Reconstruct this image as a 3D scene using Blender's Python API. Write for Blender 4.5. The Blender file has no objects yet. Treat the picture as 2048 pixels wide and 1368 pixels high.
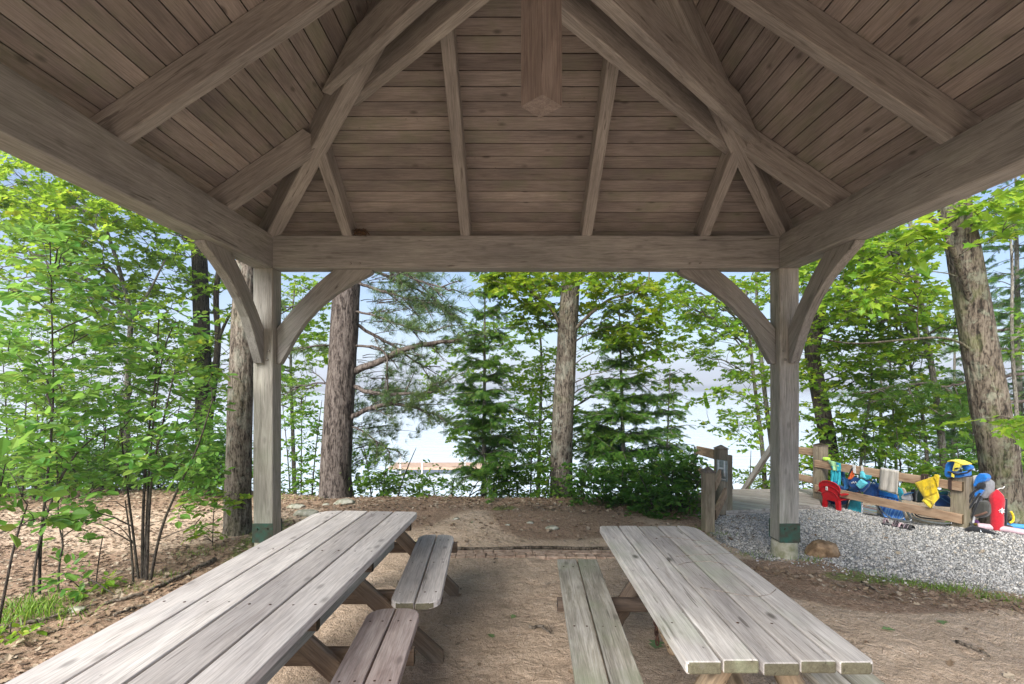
import bpy, math, random
import numpy as np
from mathutils import Vector, Matrix, noise as mnoise

# ---------------------------------------------------------------- camera, sky, sun, exposure
C = bpy.context.scene.collection
S = bpy.context.scene
F, CX, CY, H = 1010.0, 1022.0, 775.0, 1.70      # photo geometry: focal length, vanishing point (px), eye height (m)
cam = bpy.data.cameras.new('camera'); cam_o = bpy.data.objects.new('camera', cam); C.objects.link(cam_o)
cam_o.location = (0, 0, H); cam_o.rotation_euler = (math.radians(90), 0, 0)
cam.sensor_width = 36; cam.lens = F/2048*36; cam.shift_x = 2/2048; cam.shift_y = (CY-684)/2048
cam.clip_start = 0.05; cam.clip_end = 4000
S.camera = cam_o
W = bpy.data.worlds.new('World'); S.world = W; W.use_nodes = True
nt = W.node_tree; bg = nt.nodes['Background']
sky = nt.nodes.new('ShaderNodeTexSky'); sky.sky_type = 'NISHITA'; sky.sun_disc = False
SUN_EL, SUN_AZ = math.radians(38), math.radians(-152)
sky.sun_elevation = SUN_EL; sky.sun_rotation = SUN_AZ; sky.air_density = 1.0; sky.dust_density = 0.2; sky.ozone_density = 4.0
nt.links.new(sky.outputs[0], bg.inputs[0]); bg.inputs[1].default_value = 0.055
sl = bpy.data.lights.new('sun', 'SUN'); sl.energy = 4.7; sl.angle = math.radians(45); sl.color = (1, .955, .88)
so = bpy.data.objects.new('sun', sl); C.objects.link(so)
sd = Vector((math.sin(SUN_AZ)*math.cos(SUN_EL), math.cos(SUN_AZ)*math.cos(SUN_EL), math.sin(SUN_EL)))
so.rotation_euler = sd.to_track_quat('Z', 'Y').to_euler(); so.location = (0, 0, 30)
S.view_settings.view_transform = 'Standard'; S.view_settings.look = 'None'
S.view_settings.exposure = 1.7; S.view_settings.gamma = 1
try:
    S.cycles.max_bounces = 8; S.cycles.diffuse_bounces = 5; S.cycles.transmission_bounces = 6
except Exception: pass

# ---------------------------------------------------------------- helpers
def P(px, py, Y): return Vector(((px-CX)/F*Y, Y, H-(py-CY)/F*Y))
def G(px, py, z=0.0):
    Y = (H-z)*F/(py-CY); return P(px, py, Y)
rnd = random.Random(7)
rng = np.random.default_rng(11)
WM = {}
def wm(o): return WM.get(o.name, Matrix.Identity(4))
def tag(o, label=None, cat=None, group=None, kind=None):
    if label: o['label'] = label
    if cat: o['category'] = cat
    if group: o['group'] = group
    if kind: o['kind'] = kind
    return o
def place(o, parent=None, M=None):
    M = M.copy() if M is not None else Matrix.Identity(4)
    C.objects.link(o)
    if parent is not None:
        o.parent = parent; o.matrix_basis = wm(parent).inverted() @ M
    else: o.matrix_basis = M
    WM[o.name] = M
    return o
def thing(name, label, cat, loc=(0, 0, 0), rz=0.0, group=None, M=None):
    o = bpy.data.objects.new(name, None); o.empty_display_size = .1
    place(o, None, M if M is not None else Matrix.Translation(loc) @ Matrix.Rotation(rz, 4, 'Z'))
    return tag(o, label, cat, group)

class MB:
    def __init__(s): s.V = []; s.Fc = []; s.n = 0
    def add(s, V, faces):
        V = np.asarray(V, dtype=np.float64).reshape(-1, 3)
        s.V.append(V)
        if isinstance(faces, np.ndarray): s.Fc.append(faces + s.n)
        else:
            by = {}
            for f in faces: by.setdefault(len(f), []).append(f)
            for k, l in by.items(): s.Fc.append(np.array(l) + s.n)
        s.n += len(V); return s
    def box(s, c, d, M=None):
        x, y, z = d[0]/2, d[1]/2, d[2]/2
        V = np.array([(sx*x, sy*y, sz*z) for sz in (-1, 1) for sy in (-1, 1) for sx in (-1, 1)]) + np.array(c)
        if M is not None: V = xf(V, M)
        return s.add(V, [(0, 2, 3, 1), (4, 5, 7, 6), (0, 1, 5, 4), (2, 6, 7, 3), (0, 4, 6, 2), (1, 3, 7, 5)])
    def tube(s, pts, r, n=8, cap=True, jit=None):
        p = np.array([tuple(q) for q in pts], float); m = len(p)
        r = np.full(m, r, float) if np.isscalar(r) else np.asarray(r, float)
        t = np.gradient(p, axis=0); t /= np.linalg.norm(t, axis=1)[:, None] + 1e-9
        u = np.cross(t[0], (0, 0, 1) if abs(t[0][2]) < .9 else (1, 0, 0)); u /= np.linalg.norm(u)
        U = [u]
        for i in range(1, m):
            u = u - t[i]*np.dot(u, t[i]); u /= np.linalg.norm(u) + 1e-9; U.append(u)
        U = np.array(U); Vv = np.cross(t, U)
        a = np.linspace(0, 2*math.pi, n, endpoint=False)
        rr = r[:, None]*np.ones((m, n))
        if jit is not None: rr = rr*jit
        X = p[:, None, :] + rr[:, :, None]*(np.cos(a)[None, :, None]*U[:, None, :] + np.sin(a)[None, :, None]*Vv[:, None, :])
        i = np.arange(m-1)[:, None]*n; j = np.arange(n)[None, :]; k = (np.arange(n)+1)[None, :] % n
        q = np.stack([i+j, i+k, i+n+k, i+n+j], -1).reshape(-1, 4)
        b = s.n; s.add(X.reshape(-1, 3), q)
        if cap:
            s.Fc.append(np.array([list(range(n))[::-1]]) + b); s.Fc.append(np.array([list(range(n))]) + b + (m-1)*n)
        return s
    def grid(s, fn, nu, nv):
        V = [fn(i/nu, j/nv) for j in range(nv+1) for i in range(nu+1)]
        i = np.arange(nu)[None, :]; j = np.arange(nv)[:, None]*(nu+1)
        q = np.stack([j+i, j+i+1, j+i+nu+2, j+i+nu+1], -1).reshape(-1, 4)
        return s.add(V, q)
    def prism(s, poly, z0, z1, M=None):
        n = len(poly); V = np.array([(x, y, z0) for x, y in poly] + [(x, y, z1) for x, y in poly])
        if M is not None: V = xf(V, M)
        f = [tuple(range(n))[::-1], tuple(range(n, 2*n))] + [(i, (i+1) % n, n+(i+1) % n, n+i) for i in range(n)]
        return s.add(V, f)
    def lathe(s, prof, c=(0, 0, 0), n=20, sx=1, sy=1):
        a = np.linspace(0, 2*math.pi, n, endpoint=False); m = len(prof)
        V = np.array([(r*math.cos(t)*sx+c[0], r*math.sin(t)*sy+c[1], z+c[2]) for r, z in prof for t in a])
        i = np.arange(m-1)[:, None]*n; j = np.arange(n)[None, :]; k = (np.arange(n)+1)[None, :] % n
        b = s.n; s.add(V, np.stack([i+j, i+k, i+n+k, i+n+j], -1).reshape(-1, 4))
        s.Fc.append(np.array([list(range(n))[::-1]]) + b); s.Fc.append(np.array([list(range(n))]) + b + (m-1)*n)
        return s
    def build(s, name, mat, parent=None, M=None, smooth=False, bevel=0, solid=0, sub=0, local=False):
        V = np.concatenate(s.V)
        me = bpy.data.meshes.new(name)
        nv = len(V); me.vertices.add(nv); me.vertices.foreach_set('co', V.astype(np.float32).ravel())
        loops = np.concatenate([f.ravel() for f in s.Fc]).astype(np.int32)
        sizes = np.concatenate([np.full(len(f), f.shape[1]) for f in s.Fc])
        starts = np.concatenate([[0], np.cumsum(sizes)[:-1]]).astype(np.int32)
        me.loops.add(len(loops)); me.loops.foreach_set('vertex_index', loops)
        me.polygons.add(len(sizes)); me.polygons.foreach_set('loop_start', starts)
        me.polygons.foreach_set('use_smooth', np.full(len(sizes), bool(smooth)))
        me.update(calc_edges=True); me.validate()
        me.materials.append(mat)
        o = bpy.data.objects.new(name, me)
        if local and parent is not None and M is None: M = wm(parent)
        place(o, parent, M)
        if solid: m = o.modifiers.new('s', 'SOLIDIFY'); m.thickness = solid; m.offset = 0
        if bevel: m = o.modifiers.new('b', 'BEVEL'); m.width = bevel; m.segments = 2; m.limit_method = 'ANGLE'
        if sub: m = o.modifiers.new('u', 'SUBSURF'); m.levels = sub; m.render_levels = sub
        return o
def xf(V, M):
    A = np.array(M); return V @ A[:3, :3].T + A[:3, 3]
def frame(x, up=(0, 0, 1), o=(0, 0, 0)):
    x = Vector(x).normalized(); z = Vector(up); z = (z - x*z.dot(x)).normalized(); y = z.cross(x)
    M = Matrix((x, y, z)).transposed().to_4x4(); M.translation = Vector(o); return M
def beam(name, p0, p1, w, h, mat, parent, up=(0, 0, 1), ch=.006, e0=0, e1=0, k0=0, k1=0, off=(0, 0), jit=.0015):
    """a sawn timber from p0 to p1, local X along its length; e0/e1 shear its ends with height, k0/k1 with width"""
    p0, p1 = Vector(p0), Vector(p1); L = (p1-p0).length
    M = frame(p1-p0, up, p0); n = max(2, int(L/.25)+1)
    a, b = w/2, h/2
    sec = [(-a+ch, -b), (a-ch, -b), (a, -b+ch), (a, b-ch), (a-ch, b), (-a+ch, b), (-a, b-ch), (-a, -b+ch)]
    V = []
    for i in range(n):
        t = i/(n-1)
        for y, z in sec:
            x = (1-t)*(e0*z+k0*y) + t*(L+e1*z+k1*y)
            V.append((x, y+off[0]+rnd.uniform(-jit, jit), z+off[1]+rnd.uniform(-jit, jit)))
    m = MB(); i = np.arange(n-1)[:, None]*8; j = np.arange(8)[None, :]; k = (np.arange(8)+1)[None, :] % 8
    m.add(V, np.stack([i+j, i+n*0+8+j, i+8+k, i+k], -1).reshape(-1, 4)[:, ::-1])
    m.Fc.append(np.array([[7, 6, 5, 4, 3, 2, 1, 0]])); m.Fc.append(np.array([[0, 1, 2, 3, 4, 5, 6, 7]]) + (n-1)*8)
    return m.build(name, mat, parent, M)

# ---------------------------------------------------------------- materials
def newmat(name):
    m = bpy.data.materials.new(name); m.use_nodes = True
    return m, m.node_tree, m.node_tree.nodes['Principled BSDF']
def N(nt, typ, **kw):
    n = nt.nodes.new('ShaderNode'+typ)
    for k, v in kw.items():
        if k.startswith('i'): n.inputs[int(k[1:])].default_value = v
        else: setattr(n, k, v)
    return n
def ramp(nt, stops, src=None):
    r = nt.nodes.new('ShaderNodeValToRGB'); e = r.color_ramp.elements
    while len(e) < len(stops): e.new(.5)
    for q, (p, c) in zip(e, stops): q.position = p; q.color = (*c, 1) if len(c) == 3 else c
    if src is not None: nt.links.new(src, r.inputs[0])
    return r
def noise(nt, vec, scale, detail=4, rough=.55, dist=0):
    n = nt.nodes.new('ShaderNodeTexNoise'); n.inputs['Scale'].default_value = scale; n.inputs['Detail'].default_value = detail
    n.inputs['Roughness'].default_value = rough; n.inputs['Distortion'].default_value = dist
    nt.links.new(vec, n.inputs['Vector']); return n.outputs[0]
def mapping(nt, vec, sc=(1, 1, 1), loc=(0, 0, 0)):
    m = nt.nodes.new('ShaderNodeMapping'); m.inputs['Scale'].default_value = sc; m.inputs['Location'].default_value = loc
    nt.links.new(vec, m.inputs['Vector']); return m.outputs[0]
def mix(nt, fac, a, b, mode='MIX'):
    m = nt.nodes.new('ShaderNodeMix'); m.data_type = 'RGBA'; m.blend_type = mode
    for k, v in ((0, fac), (6, a), (7, b)):
        if isinstance(v, bpy.types.NodeSocket): nt.links.new(v, m.inputs[k])
        else: m.inputs[k].default_value = (*v, 1) if isinstance(v, tuple) else v
    return m.outputs[2]
def math_(nt, op, a, b=0.0, c=None):
    m = nt.nodes.new('ShaderNodeMath'); m.operation = op
    for k, v in enumerate((a, b) if c is None else (a, b, c)):
        if isinstance(v, bpy.types.NodeSocket): nt.links.new(v, m.inputs[k])
        else: m.inputs[k].default_value = v
    return m.outputs[0]
def bump(nt, bs, h, strength=.3, dist=.01):
    b = nt.nodes.new('ShaderNodeBump'); b.inputs['Strength'].default_value = strength; b.inputs['Distance'].default_value = dist
    nt.links.new(h, b.inputs['Height']); nt.links.new(b.outputs[0], bs.inputs['Normal'])
def objcoord(nt, island=True):
    tc = nt.nodes.new('ShaderNodeTexCoord'); oi = nt.nodes.new('ShaderNodeObjectInfo'); gm = nt.nodes.new('ShaderNodeNewGeometry')
    a = math_(nt, 'MULTIPLY', oi.outputs['Random'], 37.0)
    if island: a = math_(nt, 'ADD', a, math_(nt, 'MULTIPLY', gm.outputs['Random Per Island'], 91.0))
    cb = nt.nodes.new('ShaderNodeCombineXYZ')
    for k in range(3): nt.links.new(a, cb.inputs[k])
    v = nt.nodes.new('ShaderNodeVectorMath'); v.operation = 'ADD'
    nt.links.new(tc.outputs['Object'], v.inputs[0]); nt.links.new(cb.outputs[0], v.inputs[1])
    return v.outputs[0], gm.outputs['Random Per Island'], oi.outputs['Random']
def wood(name, dark, mid, light, grain=26, knots=.5, rough=.8, tint=.25, green=0.0, crack=.6, stain=None, bs_=.35, endg=1.0):
    m, nt, bs = newmat(name)
    v, isl, orr = objcoord(nt)
    g = noise(nt, mapping(nt, v, (2.4, grain, grain)), 1.0, 8, .7, .9)
    fine = noise(nt, mapping(nt, v, (5, grain*7, grain*7)), 1.0, 3, .7)
    col = ramp(nt, [(.28, dark), (.5, mid), (.72, light)], g).outputs[0]
    fr = ramp(nt, [(.35, (.72, .72, .72)), (.6, (1.06, 1.06, 1.06))], fine).outputs[0]
    col = mix(nt, 1.0, col, fr, 'MULTIPLY')
    bl = ramp(nt, [(.3, (1-tint, 1-tint, 1-tint*.9)), (.7, (1+tint*.5,)*3)], noise(nt, mapping(nt, v, (1.3, 4, 4)), 1.0, 4, .6)).outputs[0]
    col = mix(nt, 1.0, col, bl, 'MULTIPLY')
    pv = ramp(nt, [(0, (.76, .74, .73)), (.5, (1, .99, .98)), (1, (1.15, 1.14, 1.12))], isl).outputs[0]
    col = mix(nt, 1.0, col, pv, 'MULTIPLY')
    hgt = math_(nt, 'ADD', math_(nt, 'MULTIPLY', g, .6), math_(nt, 'MULTIPLY', fine, .5))
    ng = nt.nodes.new('ShaderNodeTexCoord'); sx_ = nt.nodes.new('ShaderNodeSeparateXYZ'); nt.links.new(ng.outputs['Normal'], sx_.inputs[0])
    eg = math_(nt, 'GREATER_THAN', math_(nt, 'ABSOLUTE', sx_.outputs[0]), .85)      # end grain soaks up dirt
    col = mix(nt, math_(nt, 'MULTIPLY', eg, endg), col, mix(nt, 1.0, col, (.22, .215, .15), 'MULTIPLY'))
    if crack:
        ck = noise(nt, mapping(nt, v, (1.4, 34, 34)), 1.0, 3, .55, 1.2)
        cm = ramp(nt, [(.0, (0, 0, 0)), (.315, (0, 0, 0)), (.345, (1, 1, 1))], ck).outputs[0]
        col = mix(nt, crack, col, mix(nt, 1.0, col, mix(nt, cm, (.25, .22, .2), (1, 1, 1)), 'MULTIPLY'))
        hgt = math_(nt, 'ADD', hgt, math_(nt, 'MULTIPLY', cm, .8))
    if knots:
        vs = nt.nodes.new('ShaderNodeTexVoronoi'); vs.inputs['Scale'].default_value = 1.0; nt.links.new(mapping(nt, v, (9, 16, 16)), vs.inputs['Vector'])
        sm_ = ramp(nt, [(.03, (1, 1, 1)), (.085, (0, 0, 0))], vs.outputs['Distance']).outputs[0]
        sel = math_(nt, 'GREATER_THAN', noise(nt, v, 5, 2), .5)
        col = mix(nt, math_(nt, 'MULTIPLY', math_(nt, 'MULTIPLY', sm_, sel), knots*.9), col, tuple(c*.35 for c in dark))
        vo = nt.nodes.new('ShaderNodeTexVoronoi'); vo.inputs['Scale'].default_value = 1.0
        nt.links.new(mapping(nt, v, (3.6, 8, 8)), vo.inputs['Vector'])
        km = ramp(nt, [(.07, (1, 1, 1)), (.17, (0, 0, 0))], vo.outputs['Distance']).outputs[0]
        col = mix(nt, math_(nt, 'MULTIPLY', km, knots), col, tuple(c*.38 for c in dark))
    if green:
        gn = ramp(nt, [(.5, (0, 0, 0)), (.68, (1, 1, 1))], noise(nt, v, 2.1, 5, .65)).outputs[0]
        col = mix(nt, math_(nt, 'MULTIPLY', gn, green), col, (mid[0]*.62, mid[1]*.78, mid[2]*.55))
    if stain:
        sn = ramp(nt, [(.68, (0, 0, 0)), (.74, (1, 1, 1))], noise(nt, mapping(nt, v, (2, 8, 8)), 1.0, 5, .7)).outputs[0]
        col = mix(nt, math_(nt, 'MULTIPLY', sn, .5), col, stain)
    nt.links.new(col, bs.inputs['Base Color']); bs.inputs['Roughness'].default_value = rough
    bs.inputs['Specular IOR Level'].default_value = .25
    bump(nt, bs, hgt, bs_, .006)
    return m
def plain(name, col, rough=.6, metal=0, var=.12, scale=30, bmp=.15, spec=.4, sheen=0, col2=None, trans=0):
    m, nt, bs = newmat(name)
    tc = nt.nodes.new('ShaderNodeTexCoord')
    n = noise(nt, tc.outputs['Object'], scale, 5, .6)
    c2 = col2 or tuple(c*(1-var*2) for c in col)
    nt.links.new(ramp(nt, [(.35, c2), (.65, tuple(min(1, c*(1+var)) for c in col))], n).outputs[0], bs.inputs['Base Color'])
    bs.inputs['Roughness'].default_value = rough; bs.inputs['Metallic'].default_value = metal
    bs.inputs['Specular IOR Level'].default_value = spec
    if sheen: bs.inputs['Sheen Weight'].default_value = sheen
    if bmp: bump(nt, bs, n, bmp, .004)
    return m
def leafmat(name, cols, trans=(.35, .62, .05), tw=.45, rough=.45):
    m, nt, bs = newmat(name)
    gm = nt.nodes.new('ShaderNodeNewGeometry'); tc = nt.nodes.new('ShaderNodeTexCoord')
    cols = [(c[0]*.72, c[1]*.80, c[2]*.6) for c in cols]; cols = cols[:1]+cols+cols+[(cols[-1][0]*1.5, cols[-1][1]*1.05, cols[-1][2])]
    r = ramp(nt, [(i/(len(cols)-1), c) for i, c in enumerate(cols)], gm.outputs['Random Per Island']).outputs[0]
    big = ramp(nt, [(.3, (.78, .86, .8)), (.7, (1.15, 1.08, .9))], noise(nt, tc.outputs['Object'], .9, 3, .5)).outputs[0]
    col = mix(nt, 1.0, r, big, 'MULTIPLY')
    nt.links.new(col, bs.inputs['Base Color']); bs.inputs['Roughness'].default_value = rough
    bs.inputs['Specular IOR Level'].default_value = .22
    tr = nt.nodes.new('ShaderNodeBsdfTranslucent')
    nt.links.new(mix(nt, .6, col, trans), tr.inputs[0])
    mx = nt.nodes.new('ShaderNodeMixShader'); mx.inputs[0].default_value = tw
    nt.links.new(bs.outputs[0], mx.inputs[1]); nt.links.new(tr.outputs[0], mx.inputs[2])
    nt.links.new(mx.outputs[0], nt.nodes['Material Output'].inputs[0])
    return m
def barkmat(name, dark, mid, light, moss=0.0, sc=1.0, lichen=0.0, lich=(.42, .45, .38)):
    m, nt, bs = newmat(name)
    v, isl, orr = objcoord(nt, False)
    pl = noise(nt, mapping(nt, v, (28*sc, 28*sc, 5*sc)), 1.0, 6, .65, 1.0)
    fi = noise(nt, mapping(nt, v, (60*sc, 60*sc, 25*sc)), 1.0, 4, .6)
    h = math_(nt, 'ADD', math_(nt, 'MULTIPLY', pl, .7), math_(nt, 'MULTIPLY', fi, .35))
    dark, mid, light = [tuple(x*.66 for x in c) for c in (dark, mid, light)]
    col = ramp(nt, [(.44, tuple(c*.6 for c in dark)), (.51, mid), (.60, light)], h).outputs[0]
    if lichen:
        ln = ramp(nt, [(.52, (0, 0, 0)), (.6, (1, 1, 1))], noise(nt, v, 6, 7, .7)).outputs[0]
        col = mix(nt, math_(nt, 'MULTIPLY', ln, lichen), col, lich)
    if moss:
        ms = ramp(nt, [(.5, (0, 0, 0)), (.66, (1, 1, 1))], noise(nt, v, 2.6, 6, .68)).outputs[0]
        col = mix(nt, math_(nt, 'MULTIPLY', ms, moss), col, (.12, .15, .05))
    nt.links.new(col, bs.inputs['Base Color']); bs.inputs['Roughness'].default_value = .9
    bs.inputs['Specular IOR Level'].default_value = .15
    bump(nt, bs, h, .9, .02)
    return m

M_ceil = wood('ceiling_board_wood', (.262, .226, .208), (.318, .281, .262), (.36, .324, .303), 22, .8, .85, .35, .45, crack=.15, stain=(.3, .17, .07))
M_raft = wood('rafter_wood', (.205, .186, .172), (.335, .314, .296), (.415, .395, .373), 30, .3, .8, .25, crack=.6)
M_beam = wood('beam_wood', (.205, .196, .184), (.322, .313, .298), (.40, .394, .378), 30, .3, .8, .25, .15, crack=.7)
M_post = wood('post_wood', (.21, .195, .172), (.345, .33, .298), (.44, .425, .388), 22, .35, .8, .2, .25, crack=.5)
M_tabA = wood('table_wood_pinkish_grey', (.47, .425, .40), (.60, .56, .535), (.69, .655, .63), 18, .6, .7, .25, crack=.5)
M_tabB = wood('table_wood_silver_grey', (.34, .305, .275), (.55, .52, .49), (.69, .665, .635), 34, 1.0, .8, .3, .35, crack=.6)
M_bnB = wood('bench_wood_mossy_grey', (.17, .155, .12), (.34, .32, .275), (.52, .5, .46), 26, .5, .82, .35, .5, crack=.6)
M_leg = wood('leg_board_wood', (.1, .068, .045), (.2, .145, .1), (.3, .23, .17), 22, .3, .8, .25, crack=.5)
M_log = wood('peeled_log_wood', (.13, .09, .055), (.27, .2, .13), (.42, .33, .23), 12, .8, .75, .4, .2, crack=.5)
M_rail = wood('fence_rail_wood', (.22, .13, .075), (.40, .27, .175), (.53, .4, .28), 20, .6, .78, .3, crack=.45)
M_fpost = wood('fence_post_wood', (.15, .12, .08), (.29, .24, .175), (.4, .35, .27), 20, .4, .85, .3, .5, crack=.6)
M_deck = wood('deck_board_wood', (.22, .19, .165), (.42, .385, .345), (.55, .515, .48), 18, .4, .8, .2, crack=.3)
M_green = plain('green_painted_steel', (.02, .075, .055), .5, 0, .35, 14, .2, col2=(.05, .035, .022))
M_steel = plain('bolt_steel', (.35, .33, .31), .5, .8)
M_rust = plain('rusty_iron', (.09, .045, .03), .8, .4, .3)
M_conc = plain('concrete_pier', (.36, .34, .28), .9, 0, .25, 9, .5, .2, col2=(.2, .2, .12))
M_dark = plain('black_metal', (.03, .03, .032), .5, .3)
M_nest = plain('dry_grass_nest', (.10, .06, .035), .95, 0, .4, 60, 1)
# ---------------------------------------------------------------- pavilion
XL, XR, YF, YB = -2.361, 2.661, 5.0, -.022          # inner faces of the plate beams
ZB0, ZB1, BW = 2.883, 3.21, .193
XC, YC, HW = (XL+XR)/2, (YF+YB)/2, (XR-XL)/2
PT = .675; RD = .237                                 # roof pitch, plumb depth of a rafter
pav = thing('pavilion', 'open timber picnic pavilion with stained board ceiling and curved post braces', 'pavilion', (XC, YC, 0))
def roofpt(side, t, a, dz=0):
    """a point of the rafter underside plane: t inwards from the plate beam, a along the side from its middle"""
    z = ZB1 + PT*t + dz
    return {'F': Vector((XC+a, YF-t, z)), 'B': Vector((XC-a, YB+t, z)), 'L': Vector((XL+t, YC+a, z)), 'R': Vector((XR-t, YC-a, z))}[side]
cosp = 1/math.hypot(1, PT)
# ceiling: four panels of tongue and groove boards, local X along the eave
for side in 'FBLR':
    o0 = roofpt(side, 0, 0, RD); ex = (roofpt(side, 0, 1)-roofpt(side, 0, 0)); ey = (roofpt(side, 1, 0)-roofpt(side, 0, 0)).normalized()
    ez = ex.cross(ey)
    if ez.z < 0: ex = -ex; ez = -ez
    M = Matrix((ex, ey, ez)).transposed().to_4x4(); M.translation = o0
    m = MB(); w = .1185; t0 = -.50; k = 0
    s0 = t0/cosp
    while True:
        a0 = s0 + k*w; a1 = a0 + w - .0075; k += 1
        h0 = HW - a0*cosp; h1 = HW - a1*cosp
        if h1 < .03: break
        dz = rnd.uniform(-.0012, .0012)
        # butt joints split long boards
        cuts = [-1, 1]
        if False: cuts = [-1, rnd.uniform(-.6, .6), 1]
        for c0, c1 in zip(cuts[:-1], cuts[1:]):
            q = [(h0*c0, a0), (h0*c1 - (.002 if c1 < 1 else 0), a0), (h1*c1 if c1 == 1 else h0*c1-.002, a1), (h1*c0 if c0 == -1 else h0*c0, a1)]
            m.prism(q, dz, .03)
    m.build('ceiling_panel', M_ceil, pav, M)
    # roof deck above the boards, closes the gaps
    d = MB(); b0 = s0; h = HW - b0*cosp; top = HW/cosp
    d.prism([(-h, b0), (h, b0), (0, top)], .0325, .085)
    d.build('roof_deck', plain('asphalt_shingle_%s' % side, (.07, .065, .06), .95, 0, .3, 60, .5), pav, M)
    # fascia
    f0 = roofpt(side, -.5, -HW-.5, RD); f1 = roofpt(side, -.5, HW+.5, RD)
    beam('fascia', f0 - Vector((0, 0, -.012)), f1 + Vector((0, 0, .012)), .03, .13, M_post, pav)
# rafters
RW = .10
for side in 'FBLR':
    for a in (-1.775, -.603, .603, 1.775):
        tt = HW - abs(a) - .03
        h = RD*cosp
        p0 = roofpt(side, -.13, a, RD/2 - .002); p1 = roofpt(side, tt, a, RD/2 - .002)
        beam('rafter', p0, p1, RW, h, M_raft, pav, e0=PT*0, e1=-.4)
# hips
for sx, sy in ((-1, 1), (1, 1), (-1, -1), (1, -1)):
    c = Vector((XC+sx*HW, YC+sy*HW, ZB1)); d = Vector((-sx, -sy, PT))
    hp = c - d*.10; he = c + d*(HW-.07); hh = (RD+.01)*math.sqrt(2)/math.hypot(math.sqrt(2), PT)
    dz = Vector((0, 0, (RD-.03)/2))
    beam('hip_rafter', hp+dz, he+dz, .135, hh, M_raft, pav)
# boss post in the middle, set diagonally
M = frame((0, 0, 1), (1, 1, 0), (XC, YC, 3.05))
beam('boss_post', (XC, YC, 3.085), (XC, YC, ZB1+PT*HW+.15), .147, .147, wood('boss_wood', (.15, .12, .11), (.25, .208, .19), (.33, .285, .26), 24, .3, .8, .25, crack=.8, endg=0), pav, up=(1, 1, 0))
# crossing diagonal collar ties, two planks each, one pair under the other
def tie(c0, c1, z0, z1):
    c0, c1 = Vector(c0), Vector(c1); d = (c1-c0); d.z = 0; d.normalize(); nrm = Vector((-d.y, d.x, 0)); L = (c1-c0).length
    t_bot = (z0-(ZB1+RD*.35))/PT*math.sqrt(2); t_top = (z1-(ZB1+RD*.35))/PT*math.sqrt(2)
    tm = (t_bot+t_top)/2; sh = (t_top-t_bot)/(z1-z0)
    for s in (-1, 1):
        off = nrm*s*(.0675+.042)
        beam('collar_tie', c0+d*tm+off+Vector((0, 0, (z0+z1)/2)), c1-d*tm+off+Vector((0, 0, (z0+z1)/2)), .08, z1-z0, M_raft, pav, e0=sh, e1=-sh)
tie((XL, YF, 0), (XR, YB, 0), 3.975, 4.21)
tie((XR, YF, 0), (XL, YB, 0), 3.735, 3.97)
# plate beams
zc = (ZB0+ZB1)/2; hb = ZB1-ZB0
beam('side_beam', (XL-BW/2, YB-BW, zc), (XL-BW/2, YF+BW, zc), BW, hb, M_beam, pav, ch=.008)
beam('side_beam', (XR+BW/2, YB-BW, zc), (XR+BW/2, YF+BW, zc), BW, hb, M_beam, pav, ch=.008)
beam('cross_beam', (XL+.002, YF+BW/2, zc), (XR-.002, YF+BW/2, zc), BW-.004, hb-.004, M_beam, pav, ch=.008)
beam('cross_beam', (XL+.002, YB-BW/2, zc), (XR-.002, YB-BW/2, zc), BW-.004, hb-.004, M_beam, pav, ch=.008)
# posts with steel shoes on concrete piers
for sx, xp in ((-1, XL-BW/2), (1, XR+BW/2)):
    for sy, yp in ((1, YF+BW/2), (-1, YB-BW/2)):
        po = beam('post', (xp, yp, .175), (xp, yp, ZB0-.002), BW, BW, M_post, pav, up=(0, 1, 0), ch=.007)
        sh = MB(); t = .006; z0, z1 = .165, .355
        sh.box((xp, yp-BW/2-t/2-.002, (z0+z1)/2), (BW+.012, t, z1-z0)); sh.box((xp, yp+BW/2+t/2+.002, (z0+z1)/2), (BW+.012, t, z1-z0))
        sh.box((xp, yp, z0), (BW-.01, BW-.01, .008))
        s_ = sh.build('steel_shoe', M_green, po, bevel=.002)
        for dx in (-.05, .05):
            bl = MB(); bl.lathe([(.011, 0), (.011, .006), (.006, .012)], n=6); bl.build('bolt', M_green, s_, Matrix.Translation((xp+dx, yp-BW/2-t-.003, .30)) @ Matrix.Rotation(math.pi/2, 4, 'X'))
        pr = MB(); pr.lathe([(.118, -.25), (.125, -.05), (.122, .1), (.12, .155), (.112, .162)], (xp, yp, 0), 28)
        pr.build('concrete_pier', M_conc, po, smooth=False)
        for Mx in (Matrix.Translation((xp-sx*.06, yp-BW/2, 2.06)) @ Matrix.Rotation(math.pi/2, 4, 'X'), Matrix.Translation((xp-sx*.045, yp-BW/2, 1.975)) @ Matrix.Rotation(math.pi/2, 4, 'X'),
                   Matrix.Translation((xp-sx*BW/2, yp+.03, 2.07)) @ Matrix.Rotation(-sx*math.pi/2, 4, 'Y'), Matrix.Translation((xp-sx*BW/2, yp+.03, 1.985)) @ Matrix.Rotation(-sx*math.pi/2, 4, 'Y')):
            pg = MB(); pg.lathe([(.013, 0), (.013, .008), (.008, .014)], n=10); pg.build('wooden_peg', M_steel, po, Mx, smooth=True)
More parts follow.
